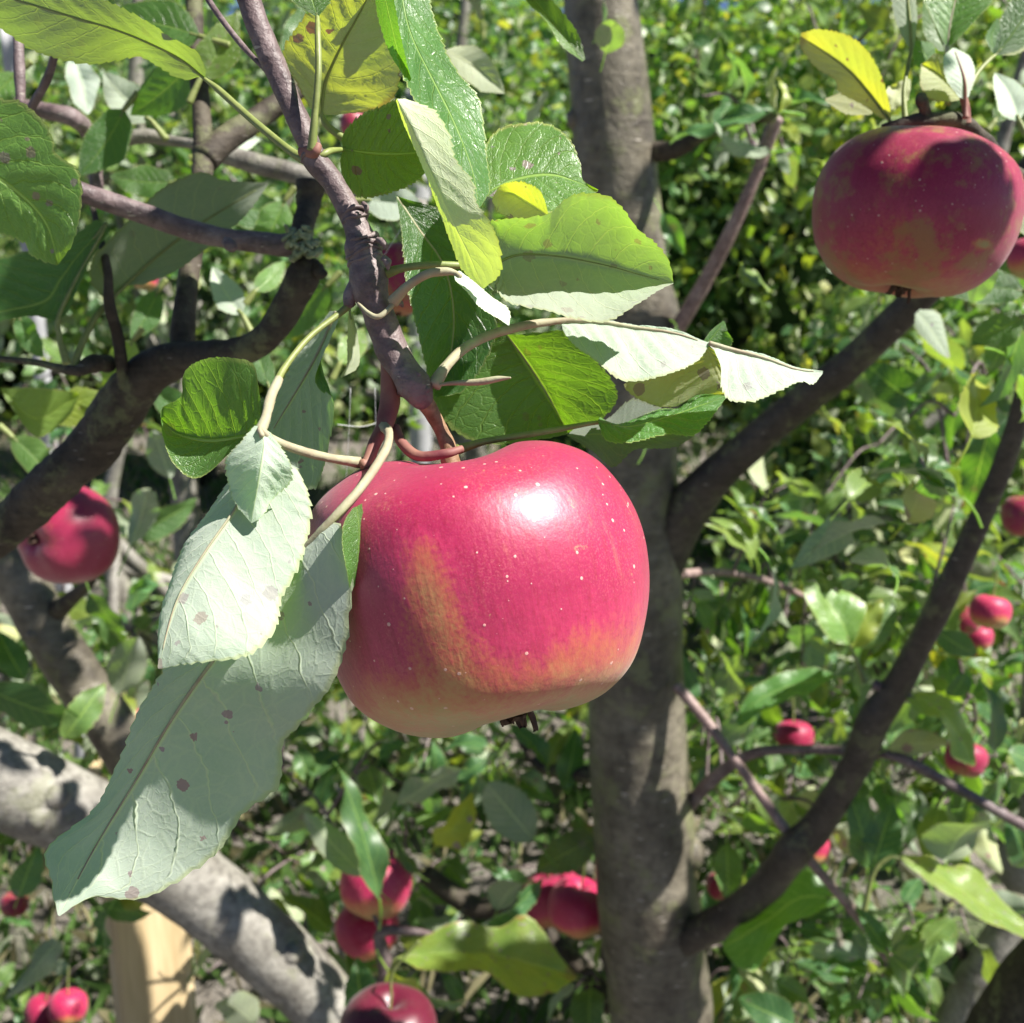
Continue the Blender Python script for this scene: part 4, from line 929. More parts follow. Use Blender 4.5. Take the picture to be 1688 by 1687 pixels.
sm(1590, 1022, 28, 1.2, unit(U_ - .2 * X_), "dark red apple partly behind the pinkish one on the right", M_A2, seed=0)
sm(1610, 1050, 26, 1.22, unit(U_ + .3 * B_), "orange-yellow apple lowest of three on the right", M_A4, seed=1)
sm(1308, 1215, 33, 1.35, unit(U_), "red apple between leaves above the curved twig right of the trunk", seed=1)
sm(1592, 1250, 34, 1.1, unit(U_ + .3 * X_), "bright red apple behind a curved pale leaf at right", seed=2)
sm(1190, 1460, 26, 1.25, unit(U_), "dark red apple above the base of the lower limb", M_A2, seed=0)
sm(1338, 1398, 30, 1.15, unit(U_), "orange-red apple mostly hidden behind the lower limb", M_A4, seed=2)
sm(1700, 425, 38, .8, unit(U_), "orange-red apple at the right edge just below the russet apple", M_A4, seed=2)
sm(655, 460, 50, .75, unit(U_), "dark crimson apple in shade behind the hanging branch", M_A2, seed=1, squash=1.35)
sm(152, 255, 17, 1.3, unit(U_), "tiny red apple between leaves at upper left", seed=0)
sm(240, 462, 20, 1.3, unit(U_), "small orange-red apple behind the folded leaf at upper left", M_A4, seed=1)
sm(214, 1182, 20, 1.25, unit(U_), "small red apple peeping out beside the slanting limb at left", seed=2)
sm(583, 205, 22, .9, unit(U_), "small brownish apple behind the yellow leaf at top", M_A2, seed=2)

# ------------------------------------------------------------------ foreground branch with the big apple
GBR = "apple branches close to the viewer"
BR = root("apple_branch", P(600, 300, .27), "near branch hanging down the middle, carrying the largest apple and curled leaves", "branch", GBR)
off = np.array(BR.location)
def wood(parent, name, pts, mat, n=None, sides=22, rough=.09, freq=150, seed=0):
    A = Acc(); w = px(pts); A.tube(w, n=n or 18 * len(pts), sides=sides, rough=rough, freq=freq, seed=seed); return A.build(name, mat, parent, np.array(parent.location))
D0 = .27
st = [(360, -120, 17, D0), (395, -40, 18, D0), (432, 60, 20, D0), (470, 150, 19, D0), (508, 235, 19, D0), (518, 262, 21, D0), (548, 300, 18, D0), (580, 355, 20, D0), (592, 385, 23, D0), (598, 410, 30, D0),
      (603, 430, 29, D0), (607, 455, 33, D0), (610, 478, 31, D0), (620, 505, 27, D0), (634, 545, 27, D0), (650, 585, 27, D0), (668, 612, 25, D0 - .001), (684, 636, 28, D0 - .002), (694, 655, 22, D0 - .002), (700, 668, 12, D0)]
# ring scars, bud collars and peeling bark along the stem
A = Acc(); A.tube(px(st), n=260, sides=30, rough=.085, freq=150)
for (x, y, r) in [(598, 398, 29), (600, 408, 31), (601, 418, 31), (603, 430, 30), (517, 258, 22), (684, 640, 30), (582, 350, 22), (586, 362, 22)]:
    c = P(x, y, D0); t = unit(P(x + 12, y + 34, D0) - c); a = unit(np.cross(t, BACK)); b = np.cross(t, a); rr = r * D0 / F
    ring = [(*(c + rr * .93 * (a * math.cos(q) + b * math.sin(q)) + t * .0003 * math.sin(3 * q + x)), .00055 + .00018 * math.sin(5 * q + y)) for q in np.linspace(0, 6.28, 15)]
    A.tube(ring, n=60, sides=6, rough=.3, freq=500)
for (x0, y0, x1, y1, r) in [(676, 618, 694, 622, 6), (668, 632, 676, 648, 5), (694, 648, 706, 640, 6), (684, 628, 700, 636, 5), (662, 644, 690, 660, 4), (632, 425, 640, 445, 5), (622, 395, 636, 412, 5), (598, 335, 604, 352, 4), (648, 498, 664, 506, 5)]:
    A.tube(px([(x0, y0, r, D0 - .0035), ((x0 + x1) / 2 + 3, (y0 + y1) / 2 - 2, r * 1.2, D0 - .0045), (x1, y1, r * .5, D0 - .004)]), n=12, sides=7, rough=.45, freq=500)
A.build("stem", M_TWIG, BR, off)
wood(BR, "spur", [(500, 250, 12, .27), (512, 252, 12, .268), (520, 250, 8, .266), (525, 238, 6, .266)], M_PETR, rough=.15)
wood(BR, "spur", [(640, 575, 13, .272), (642, 620, 15, .272), (643, 660, 17, .272), (636, 692, 16, .270), (632, 708, 12, .268)], M_PETR, sides=16, rough=.05)
wood(BR, "spur", [(590, 462, 14, .27), (578, 488, 12, .27), (575, 505, 8, .27)], M_TWIG, rough=.12)
wood(BR, "stipule", [(716, 636, 2, .268), (745, 632, 4, .266), (790, 630, 6, .264), (820, 625, 5, .263), (842, 623, 1.5, .262)], M_PET, sides=8)
wood(BR, "stipule", [(590, 500, 2.5, .266), (608, 517, 4, .263), (625, 522, 4.5, .262), (645, 505, 4, .263), (652, 490, 2, .265)], M_PET, sides=8)

h = lambda *a, **k: hero(BR, *a, **k)
# long glossy leaf across the top
h([(655, -70, 30), (672, 40, 22), (712, 130, 14), (752, 210, 7), (778, 275, 2), (790, 342, -3)], [(625, -70, 28), (645, 50, 19), (664, 125, 11), (690, 185, 5), (720, 235, 1), (755, 300, -3), (788, 342, -4)],
  [(690, -70, 34), (716, 30, 28), (735, 85, 22), (760, 130, 19), (788, 165, 18), (800, 220, 14), (806, 270, 9), (808, 310, 3), (792, 342, -2)], .256, face=1, tint=(.0, .55, .1), rib=False, wave=1.2, pucker=.8, seed=1)
h([(622, -60, 0), (640, 20, 3), (660, 100, 6), (676, 130, 8)], [(612, -60, 2), (622, 20, 6), (640, 80, 9), (668, 128, 9)], [(640, -60), (655, 30), (668, 90), (678, 130)], .266, face=1, tint=(0, .45, .1), rib=False, seed=2, nu=11, nv=50)
# its pale rolled lower blade
h([(654, 163), (684, 225, 1), (716, 300, 1), (745, 365, 0), (770, 415, -1), (796, 476)], [(653, 166, 5), (666, 205, 6), (698, 278, 5), (722, 345, 4), (745, 405, 3), (762, 445, 2), (795, 476)],
  [(668, 163, 2), (716, 183, 2), (742, 225, 1), (750, 262, 0), (778, 298, -2), (786, 335, -4), (806, 362, -8), (824, 400, -10), (824, 450, -6), (797, 476)], .252, face=-1, tint=(.40, .75, .15), rib=False, wave=1.2, seed=3)
# broad leaf behind it to the right
h([(796, 322), (850, 296, 2), (915, 288, 3), (985, 314, 3)], [(800, 300, 3), (800, 240, 9), (822, 212, 12), (862, 206, 12), (900, 208, 12), (936, 232, 9), (957, 270, 6), (962, 298, 4), (986, 313)], [(826, 338, -3), (870, 352, -5), (910, 352, -5), (950, 340, -4), (985, 316)],
  .292, face=1, tint=(.1, .72, .7), wave=2.0, seed=4, rib=False)
h([(905, 358), (870, 335, 2), (840, 318, 3), (812, 328)], [(898, 330, -3), (885, 310, -4), (856, 300, -4), (828, 305, -2), (812, 325)], [(890, 362), (850, 362), (825, 352), (811, 332)], .280, face=-1, tint=(.65, .65, .5), rib=False, seed=5, nv=50)
# cupped leaf, lit along its lower rim
h([(808, 440), (845, 423, 3), (880, 420, 4), (935, 425, 5), (1000, 438, 5), (1060, 455, 3), (1110, 467)], [(812, 412, 0), (808, 370, -4), (832, 361, -9), (880, 360, -12), (908, 354, -13), (932, 330, -15), (962, 316, -16), (1002, 320, -15), (1028, 345, -12), (1050, 377, -9), (1090, 410, -5), (1106, 440, -2), (1110, 466)],
  [(812, 455), (820, 478, -6), (846, 500, -10), (900, 513, -13), (950, 525, -14), (1002, 527, -13), (1050, 502, -9), (1088, 478, -4), (1110, 468)], .272, face=-1, tint=(.16, .22, .25), wave=1.4, pucker=.7, arch=-2.5, seed=6,
  pet=[(632, 452, -2), (665, 442, -5), (710, 437, -6), (760, 438, -4)], petmat=M_PETG, petr=7, ribr=2.4)
# small white curled leaf on its own stalk
h([(748, 452), (775, 470, -2), (800, 495, -3), (838, 537)], [(757, 446, 2), (785, 468, 3), (808, 490, 3), (838, 512, 2), (840, 536)], [(750, 462, -2), (768, 482, -5), (790, 508, -6), (818, 524, -4), (838, 537)], .258, face=-1, tint=(0, .95, .1), seed=7, nv=50, rib=False,
  pet=[(648, 497, 6), (672, 472, 2), (705, 452, 0), (735, 448, 0)], petr=8)
# long pale leaf folded over, reaching right
h([(925, 531), (980, 531), (1050, 541), (1120, 553), (1168, 568)], [(928, 529, 1), (985, 528, 1), (1052, 537, 1), (1122, 549, 1), (1170, 565, 1)], [(928, 545, -2), (950, 575, -7), (978, 600, -9), (1015, 624, -11), (1052, 628, -10), (1088, 624, -9), (1125, 612, -6), (1152, 594, -3), (1168, 571)],
  .288, face=-1, tint=(0, .5, .3), seed=8, wave=3.4, pucker=1.2, serr=.6, pet=[(715, 636, -20), (735, 605, -18), (765, 575, -14), (810, 552, -9), (870, 536, -3)], petr=8.5, ribr=5.5)
h([(1166, 567), (1215, 580), (1265, 594), (1312, 610), (1356, 614)], [(1168, 563, 1), (1216, 577, 1), (1266, 591, 1), (1312, 607, 1), (1357, 612)], [(1178, 578, -2), (1190, 605, -5), (1194, 640, -7), (1208, 657, -8), (1245, 658, -8), (1288, 642, -6), (1320, 630, -4), (1340, 634, -2), (1356, 616)],
  .288, face=-1, tint=(0, .66, .3), seed=9, wave=2.6, pucker=.9, ribr=4.5)
h([(1160, 566, 2), (1180, 600, 5), (1196, 648, 7)], [(1150, 575, 2), (1120, 612, 4), (1030, 632, 6), (1065, 664, 8), (1112, 672, 9), (1150, 652, 9), (1194, 650, 8)], [(1172, 566, 2), (1186, 590, 4), (1194, 620, 6), (1197, 648, 7)], .292, face=-1, tint=(.75, .2, .4), seed=10, nv=60, rib=False, serr=.6)
h([(1160, 570), (1175, 555), (1194, 530)], [(1160, 562), (1172, 545), (1192, 529)], [(1165, 572, 2), (1190, 580, 3), (1208, 565, 2), (1200, 548), (1195, 531)], .292, face=1, tint=(0, .7, .1), seed=11, nv=40, nu=11, rib=False)
# dark leaves hanging behind, the second one half lit through
h([(652, 322), (690, 378, 3), (732, 440, 5), (748, 520, 6), (740, 600, 6), (716, 650, 5)], [(655, 335, -2), (664, 400, -6), (670, 470, -7), (688, 540, -7), (702, 600, -5), (713, 648)], [(668, 328), (720, 345, 2), (765, 390, 3), (810, 470, 3), (815, 560, 4), (770, 640, 4), (720, 655, 4)],
  .312, face=1, tint=(.0, .1, .1), seed=12, wave=1.0)
h([(836, 552), (872, 602, 3), (905, 655, 4), (936, 713, 4)], [(800, 545, 0), (740, 570, 2), (700, 620, 3), (716, 672, 3), (750, 712, 3), (800, 732, 3), (860, 728, 3), (905, 722, 3), (935, 716, 4)],
  [(880, 546, -5), (935, 548, -9), (985, 598, -12), (1015, 640, -13), (1012, 668, -12), (985, 694, -8), (938, 714, 2)], .318, face=1, tint=(.08, .2, .2), seed=13, wave=.8, arch=-1.0, ribr=2.6)
# curled glossy leaf over the apple's right shoulder
h([(985, 695), (1035, 704, -1), (1090, 690, -1), (1145, 672, 0), (1196, 655)], [(988, 688, 6), (1014, 704, 5), (1050, 690, 6), (1088, 674, 7), (1120, 671, 7), (1145, 650, 8), (1170, 645, 5), (1196, 654, 1)], [(985, 702, -3), (1000, 728, -6), (1040, 729, -7), (1100, 714, -7), (1142, 718, -7), (1168, 694, -4), (1197, 656)],
  .298, face=1, tint=(0, .70, .05), seed=14, wave=1.3, pucker=.9, rib=False, pet=[(752, 742, -24), (800, 728, -18), (860, 718, -10), (920, 708, -3)], petr=6, petmat=M_PETG)
h([(935, 718), (1000, 716, 2), (1070, 722, 2), (1155, 705)], [(945, 708, 3), (1000, 690, 6), (1040, 660, 7), (1080, 670, 6), (1130, 690, 4), (1156, 703)], [(942, 724, 0), (975, 742, -2), (1010, 770, -2), (1048, 742, 0), (1110, 738, 0), (1150, 715)], .302, face=-1, tint=(0, -.25, .1), seed=15, wave=.8, rib=False)
# dark round leaf left of the long one
h([(566, 246), (610, 252, 2), (655, 254, 3), (706, 250, 3)], [(562, 232), (572, 212), (596, 190), (626, 177), (656, 166), (682, 185), (700, 220), (708, 248)], [(560, 265), (566, 295), (580, 318), (604, 328), (642, 318), (672, 306), (698, 288), (707, 254)],
  .278, face=1, tint=(.22, .35, .5), seed=16, pet=[(512, 258, -8), (530, 256, -10), (545, 249, -8)], petmat=M_PETG, petr=6, rib=False)
# backlit yellow leaf at the top
h([(530, 190), (535, 140, -4), (560, 80, -12), (598, 10, -22), (625, -50, -30)], [(512, 180, -3), (490, 140, -9), (468, 90, -16), (482, 60, -20), (512, 20, -25), (550, -30, -30), (610, -55, -32)], [(560, 188, 2), (615, 182, 4), (650, 160, 1), (662, 100, -6), (668, 20, -16), (650, -40, -26), (628, -52, -30)],
  .308, face=-1, tint=(.60, .35, .75), seed=17, pet=[(600, 246, 0), (572, 232, 0), (540, 208, 0)], petmat=M_PETG, petr=7, wave=1.6, pucker=.9)
h([(523, 28), (515, 0), (505, -40)], [(518, 26), (485, 5), (470, -20), (500, -42)], [(526, 26), (545, 0), (540, -25), (508, -42)], .268, face=1, tint=(.05, .6, .1), seed=18, nv=40, pet=[(514, 248, -2), (519, 190, -4), (525, 120, -5), (524, 60, -3)], petmat=M_PETG, petr=6, rib=False)
# long leaf to the upper left, lit near its stalk
h([(338, 130), (290, 92, 2), (205, 55, 4), (100, 22, 8), (0, -8, 12), (-80, -30, 16)], [(330, 126, 1), (300, 130, 5), (235, 96, 9), (200, 100, 12), (150, 106, 14), (80, 92, 16), (20, 62, 18), (-80, -20, 18)], [(340, 118, -2), (325, 85, -4), (282, 60, -5), (250, 38, -4), (180, 5, 0), (60, -40, 6), (-60, -60, 14)],
  .300, face=-1, tint=(.25, .05, .1), seed=19, pet=[(512, 268, -26), (480, 250, -22), (430, 210, -14), (390, 175, -6), (360, 148, -2)], petmat=M_PETG, petr=6.5, ribr=2.6)
# cluster at lower left: curled green leaf
h([(428, 716), (350, 728, 3), (292, 716, 4), (266, 690, 3)], [(412, 728), (372, 750), (322, 786), (290, 765, 0), (270, 722, 0), (265, 692)], [(432, 660, -4), (420, 602, -7), (382, 588, -9), (342, 590, -9), (305, 612, -6), (300, 650, -3), (290, 660, -1), (268, 672), (264, 688)],
  .262, face=1, tint=(.05, .55, .15), seed=20, wave=1.8, pucker=.45, serr=.3, rib=False)
# crumpled pale leaf at the knot
h([(428, 704), (436, 735, -2), (428, 785, -3), (414, 862)], [(420, 702, 0), (400, 728, 0), (372, 762, 1), (376, 812, 1), (392, 838, 0), (412, 860)], [(434, 704, 0), (452, 722, -1), (478, 765, -1), (478, 795, 1), (452, 822, 1), (432, 852, 0), (416, 862)],
  .237, face=-1, tint=(0, .8, .1), seed=21, wave=3.0, nv=60, rib=False, pet=[(602, 764, 30), (560, 758, 20), (520, 750, 12), (480, 738, 5), (448, 724, 0)], petr=8.5)
A = Acc(); A.tube(px([(428, 712, 11, .238), (438, 690, 8, .240), (446, 655, 9, .245), (460, 625, 7, .250)]), n=30, sides=12, rough=.15, freq=300); A.build("petiole", M_PET, BR, off)
A = Acc(); A.tube(px([(452, 640, 7, .252), (470, 605, 5.5, .257), (510, 556, 5, .264), (556, 520, 5.5, .269), (582, 498, 7, .271)]), n=40, sides=10, rough=.05)
A.build("petiole", M_PETG, BR, off)
# pale undersides hanging left of the apple
h([(440, 750), (388, 838, -3), (336, 912, -7), (290, 992, -10), (261, 1102, -13)], [(400, 760, 6), (348, 838, 6), (302, 900, 3), (274, 980, -2), (262, 1040, -8), (260, 1100, -13)], [(490, 768, 3), (514, 830, 2), (500, 915, 0), (466, 985, -4), (452, 1040, -9), (402, 1082, -13), (320, 1093, -14), (262, 1103, -13)],
  .2425, face=-1, tint=(.02, .55, .35), seed=22, wave=1.6, arch=-1.5, ribr=3)
h([(506, 898, 0), (452, 960, 3), (396, 1030, 6), (340, 1104, 7), (282, 1188, 14), (222, 1290, 21), (160, 1392, 23), (97, 1510, 16)],
  [(498, 902, 1), (440, 955, 5), (370, 1010, 8), (300, 1075, 10), (240, 1150, 17), (204, 1235, 22), (158, 1330, 24), (80, 1398, 22), (84, 1450, 19), (95, 1508, 16)],
  [(535, 858, 0), (566, 872, -4), (584, 935, -5), (578, 1005, -4), (566, 1075, -2), (545, 1130, 0), (500, 1188, 6), (466, 1228, 10), (460, 1292, 14), (438, 1315, 16), (398, 1345, 18), (358, 1405, 20), (300, 1448, 21), (230, 1482, 21), (150, 1480, 19), (99, 1510, 16)],
  .2435, face=-1, tint=(0, .60, .95), seed=23, wave=1.5, arch=-1.2, ribr=4.5, teeth=34, pet=[(630, 702, 26), (641, 715, 18), (634, 745, 10), (598, 800, 2), (552, 852, -2)], petr=8.5)
h([(588, 835), (592, 880, -1), (588, 930, -1), (578, 975)], [(580, 838, -2), (566, 862, -4), (564, 900, -4), (572, 945, -3), (577, 974)], [(596, 830, 1), (600, 870, 2), (600, 915, 2), (590, 955, 1), (579, 975)], .239, face=1, tint=(.05, .5, .1), seed=24, nv=44, nu=11, rib=False, serr=.4)
# grey green leaf behind with a lit toothed rim
h([(556, 512), (520, 592, 2), (480, 660, 4), (442, 722, 5)], [(545, 512, 3), (500, 570, 6), (462, 640, 8), (445, 700, 6), (440, 721, 5)], [(560, 520, -2), (520, 625, -4), (548, 655, -8), (551, 690, -9), (545, 730, -9), (530, 790, -8), (514, 808, -6), (475, 775, 0), (444, 724, 5)],
  .300, face=-1, tint=(.05, .3, .4), seed=25, wave=1.0)
h([(576, 515), (584, 560, 1), (582, 595, 1), (562, 622)], [(574, 520), (572, 560, -2), (572, 600, -1), (561, 621)], [(582, 520), (592, 570, 2), (590, 605, 1), (563, 623)], .29, face=-1, tint=(.4, .35, .2), seed=26, nv=40, nu=9, rib=False, pet=[(578, 492), (577, 505)], petr=3, petmat=M_PETG)
# twig and red stalks on the shoulder of the apple
A = Acc(); A.tube(px([(652, 705, 8, .272), (662, 730, 9, .268), (690, 752, 9, .264), (735, 748, 8, .262), (762, 740, 6, .264)]), n=36, sides=10); A.build("petiole", M_PETR, BR, off)
A = Acc(); A.tube(px([(634, 700, 12, .269), (618, 730, 11, .266), (606, 762, 10, .263), (596, 766, 9, .262)]), n=30, sides=12); A.build("petiole", M_PETR, BR, off)
wood(BR, "spur", [(440, 118, 4, .275), (395, 70, 5, .28), (350, 10, 5, .285), (320, -40, 5, .29)], M_TWIG, rough=.1)

# ------------------------------------------------------------------ left: lichen-tipped spur branch and the dark limb
BL = root("apple_branch", P(300, 500, .42), "dark crooked branch at left with a lichen-tipped side shoot", "branch", GBR); offl = np.array(BL.location)
wood(BL, "limb", [(505, 430, 20, .43), (500, 455, 27, .43), (478, 500, 26, .435), (440, 555, 25, .44), (385, 583, 24, .45), (320, 588, 26, .46), (262, 605, 34, .47), (210, 655, 40, .48), (165, 725, 40, .49), (95, 790, 38, .50), (30, 850, 37, .52), (-80, 940, 36, .54)], M_OLD, n=220, sides=28, rough=.13, freq=70)
wood(BL, "shoot", [(110, 308, 16, .40), (160, 326, 17, .405), (235, 352, 17, .41), (340, 387, 17, .42), (440, 402, 18, .428), (490, 404, 21, .43)], M_TWIG, n=150, sides=24, rough=.08, freq=100)
A = Acc()
for i in range(26):
    x, y = 500 + random.uniform(-22, 22), 400 + random.uniform(-22, 22); A.tube(px([(x, y, 7, .424), (x + random.uniform(-9, 9), y + random.uniform(-9, 9), 6, .418), (x + random.uniform(-14, 14), y + random.uniform(-14, 14), 3, .416)]), n=8, sides=6, rough=.5, freq=400)
A.build("lichen", M_LICHEN, BL, offl)
wood(BL, "bud", [(495, 430, 15, .43), (515, 440, 13, .428), (528, 450, 10, .426), (538, 452, 5, .425)], M_OLD, rough=.3, freq=250)
wood(BL, "bud", [(372, 398, 8, .408), (380, 404, 10, .405), (384, 412, 6, .404)], M_TWIG, rough=.25, freq=200)
wood(BL, "shoot", [(318, -60, 15, .55), (322, 60, 14, .54), (330, 160, 15, .53), (335, 262, 17, .52), (322, 380, 17, .50), (308, 480, 18, .48), (300, 575, 20, .47)], M_OLD, n=120, rough=.1, freq=60)
wood(BL, "shoot", [(335, 262, 24, .52), (380, 225, 22, .53), (440, 185, 18, .54), (500, 140, 15, .55), (560, 60, 14, .56)], M_OLD, n=70, rough=.12, freq=60)
wood(BL, "shoot", [(205, 640, 10, .47), (195, 560, 10, .46), (180, 500, 9, .45), (176, 440, 7, .45), (150, 330, 4, .46)], M_OLD, n=50, rough=.1)
wood(BL, "shoot", [(180, 600, 14, .47), (150, 600, 14, .455), (125, 612, 9, .45), (60, 598, 6, .46), (0, 592, 5, .47)], M_OLD, n=50, rough=.15)
wood(BL, "shoot", [(512, 300, 24, .45), (508, 340, 20, .45), (498, 380, 18, .44), (495, 420, 20, .435)], M_OLD, n=50, rough=.16)
wood(BL, "shoot", [(370, 255, 16, .60), (430, 272, 17, .60), (500, 290, 17, .60), (600, 322, 16, .60), (700, 345, 15, .60)], M_GREY, n=60, rough=.05, freq=40)
wood(BL, "shoot", [(20, 170, 10, .58), (70, 182, 13, .58), (120, 195, 15, .58), (150, 230, 11, .60), (160, 310, 11, .60)], M_TWIG, n=50, rough=.12)
wood(BL, "shoot", [(50, 180, 7, .40), (78, 130, 7, .39), (95, 70, 6, .38), (104, 20, 4, .38)], M_TWIG, n=40, rough=.12)
wood(BL, "shoot", [(34, 172, 7, .41), (32, 110, 9, .41), (28, 40, 7, .41), (24, -30, 6, .41)], M_TWIG, n=40, rough=.12)
wood(BL, "shoot", [(180, 240, 9, .62), (235, 225, 12, .62), (280, 232, 9, .62), (330, 240, 8, .61)], M_GREY, n=40, rough=.1)
g = lambda *a, **k: hero(BL, *a, **k)
g([(-150, 235), (-60, 265, 1), (20, 310, 2), (75, 368, 3), (96, 436, 5)], [(-140, 170, -2), (-60, 158, -3), (10, 164, -4), (45, 173, -4), (84, 216, -4), (93, 254, -3), (128, 280, -3), (137, 330, -2), (124, 392, 0), (97, 436, 5)], [(-160, 300), (-90, 360, 3), (0, 386, 5), (40, 400, 6), (50, 420, 6), (70, 430, 6), (94, 438, 5)],
  .33, face=1, tint=(.12, .82, .35), seed=31, wave=1.4, pucker=.8, rib=False)
g([(175, 372), (130, 420, 2), (100, 462, 3), (70, 500, 4), (-30, 520, 5)], [(160, 362, 1), (100, 400, 2), (20, 420, 3), (-60, 440, 4), (-60, 500, 5)], [(182, 380), (150, 425), (130, 470), (100, 525, 1), (50, 520, 3), (-20, 535, 5)], .44, face=1, tint=(0, .12, .1), seed=32, rib=False, pet=[(110, 600, 4), (98, 555, 3), (102, 510, 2)], petr=5, petmat=M_PETG)
g([(205, 472), (262, 420, 2), (332, 368, 3), (442, 302, 4)], [(172, 492, -3), (148, 462, -8), (155, 420, -12), (178, 400, -12), (250, 325, -9), (290, 298, -8), (332, 284, -7), (372, 298, -3), (442, 301, 4)], [(235, 470, 0), (300, 440, 1), (350, 402, 2), (402, 358, 3), (442, 305, 4)],
  .46, face=-1, tint=(.15, -.05, .15), seed=33, pet=[(122, 606, -8), (132, 575, -8), (160, 520, -5)], petr=6, petmat=M_PETG, wave=1.6)
g([(0, 640), (60, 690, 2), (130, 650, 2)], [(0, 640), (70, 640, -2), (130, 648)], [(10, 660), (60, 720, 2), (110, 690, 2), (131, 652)], .6, face=1, tint=(.3, .6, .2), seed=34, rib=False, nv=40)
g([(80, 690), (110, 668), (170, 650)], [(85, 680), (120, 640), (172, 646)], [(88, 700), (130, 700), (172, 655)], .62, face=1, tint=(.55, .6, .3), seed=35, rib=False, nv=40)
def lf(parent, b, t, d, wide, face, tint, seed, bow=.18, dz=0, **k):
    "a single whole leaf from base to tip pixel"
    b = np.array(b, float); t = np.array(t, float); a = t - b; L = np.hypot(*a); p = np.array([-a[1], a[0]]) / L
    rr = random.Random(seed); s = rr.choice((-1, 1)) * bow * L * .25; mid, le, ri = [], [], []
    for f in (0, .25, .5, .75, 1): c = b + a * f + p * s * math.sin(math.pi * f); mid.append((*c, dz * f))
    for f in (0, .12, .3, .5, .72, .9, 1):
        w = wide * L * .5 * math.sin(math.pi * f ** .82) ** .8; c = b + a * f + p * s * math.sin(math.pi * f)
        fo = rr.uniform(-5, 1) * (1 if L > 60 else .5); le.append((*(c - p * w * rr.uniform(.85, 1.1)), dz * f + fo * math.sin(math.pi * f))); ri.append((*(c + p * w * rr.uniform(.85, 1.1)), dz * f - abs(fo) * .5 * math.sin(math.pi * f)))
    return hero(parent, mid, le, ri, d, face=face, tint=tint, seed=seed, nv=46, nu=13, teeth=20, **k)
pk = dict(petr=4.5, petmat=M_PETG)
# mid-distance leaves of the left branch
for i, (b, t, d, w_, f_, ti) in enumerate([
    ((330, 60), (170, 30), .52, .55, 1, (.05, .4, .1)), ((320, 100), (215, 190), .56, .6, 1, (0, .2, .1)), ((330, 130), (390, 20), .52, .55, 1, (.25, .5, .2)), ((205, 180), (130, 290), .58, .6, 1, (0, .15, .1)),
    ((250, 200), (170, 120), .6, .6, -1, (.1, .4, .1)), ((470, 330), (420, 420), .62, .6, 1, (.1, .7, .1)), ((340, 250), (430, 230), .62, .5, -1, (0, .7, .1)), ((290, 300), (180, 290), .6, .5, 1, (.05, .3, .1)),
    ((400, 520), (350, 440), .62, .5, -1, (.05, .6, .1)), ((220, 560), (170, 640), .6, .6, 1, (.3, .7, .1)), ((30, 520), (70, 590), .6, .5, 1, (0, .5, .1)), ((30, 120), (-40, 200), .55, .6, 1, (.1, .6, .1)),
    ((120, 90), (145, 190), .66, .55, -1, (0, .9, .1)), ((470, 90), (500, 10), .62, .5, 1, (0, .3, .1)), ((360, 330), (480, 350), .66, .5, 1, (0, .2, .1)), ((540, 470), (470, 560), .6, .55, 1, (0, .4, .1)),
    ((600, 330), (700, 345), .5, .6, -1, (0, .4, .1)), ((70, 20), (190, -40), .5, .5, 1, (.3, .6, .1)), ((420, 480), (470, 430), .58, .5, 1, (.1, .7, .2)), ((260, 480), (215, 560), .64, .5, 1, (0, .3, .1)),
    ((445, 640), (420, 540), .5, .4, 1, (0, .35, .1)), ((250, 640), (330, 690), .7, .5, 1, (0, .4, .1)), ((20, 720), (90, 800), .75, .5, 1, (.1, .6, .1)), ((560, 600), (600, 540), .6, .6, 1, (.2, .6, .2))]):
    lf(BL, b, t, d, w_, f_, ti, 50 + i, dz=random.uniform(-10, 25), pet=[(b[0] + (b[0] - t[0]) * .3, b[1] + (b[1] - t[1]) * .3 + 6), b], rib=False, **pk)

# ------------------------------------------------------------------ upper right: twig carrying the russet apple
BU = root("apple_branch", P(1550, 190, .43), "short leafy twig at upper right from which the russet apple hangs", "branch", GBR)
wood(BU, "stem", [(1455, 212, 8, .43), (1490, 205, 11, .43), (1530, 200, 14, .43), (1580, 200, 14, .43), (1625, 235, 12, .44), (1665, 280, 11, .45), (1740, 320, 12, .46)], M_OLD, n=110, rough=.16, freq=120)
wood(BU, "spur", [(1528, 198, 11, .43), (1524, 180, 9, .428), (1520, 164, 10, .427), (1522, 155, 5, .427)], M_OLD, rough=.25, freq=200)
wood(BU, "spur", [(1590, 202, 11, .43), (1592, 180, 7, .428), (1588, 160, 6, .427)], M_PETR, rough=.15)
u = lambda *a, **k: hero(BU, *a, **k)
u([(1470, 202), (1430, 150, 2), (1390, 108, 3), (1320, 60, 4)], [(1452, 195, 1), (1420, 172, 2), (1385, 152, 3), (1375, 130, 4), (1345, 112, 4), (1320, 78, 4), (1319, 60, 4)], [(1468, 180, -3), (1455, 130, -6), (1430, 85, -8), (1395, 58, -7), (1350, 49, -3), (1321, 55, 3)],
  .44, face=-1, tint=(.85, .42, .45), seed=41, wave=1.2, petmat=M_PETG, pet=[(1480, 212), (1474, 205)], petr=4)
u([(1438, 188), (1400, 172), (1360, 165)], [(1440, 180), (1405, 150), (1362, 162)], [(1432, 190), (1395, 188), (1362, 168)], .45, face=-1, tint=(.7, .4, .9), seed=42, nv=40, nu=9, rib=False)
u([(1562, 78), (1568, 30), (1590, -60)], [(1555, 70), (1532, 20), (1520, -30), (1585, -62)], [(1572, 72, -3), (1612, 30, -5), (1640, -10, -5), (1595, -62)], .44, face=1, tint=(.05, .8, .05), seed=43, pet=[(1555, 150), (1558, 110)], petr=4.5)
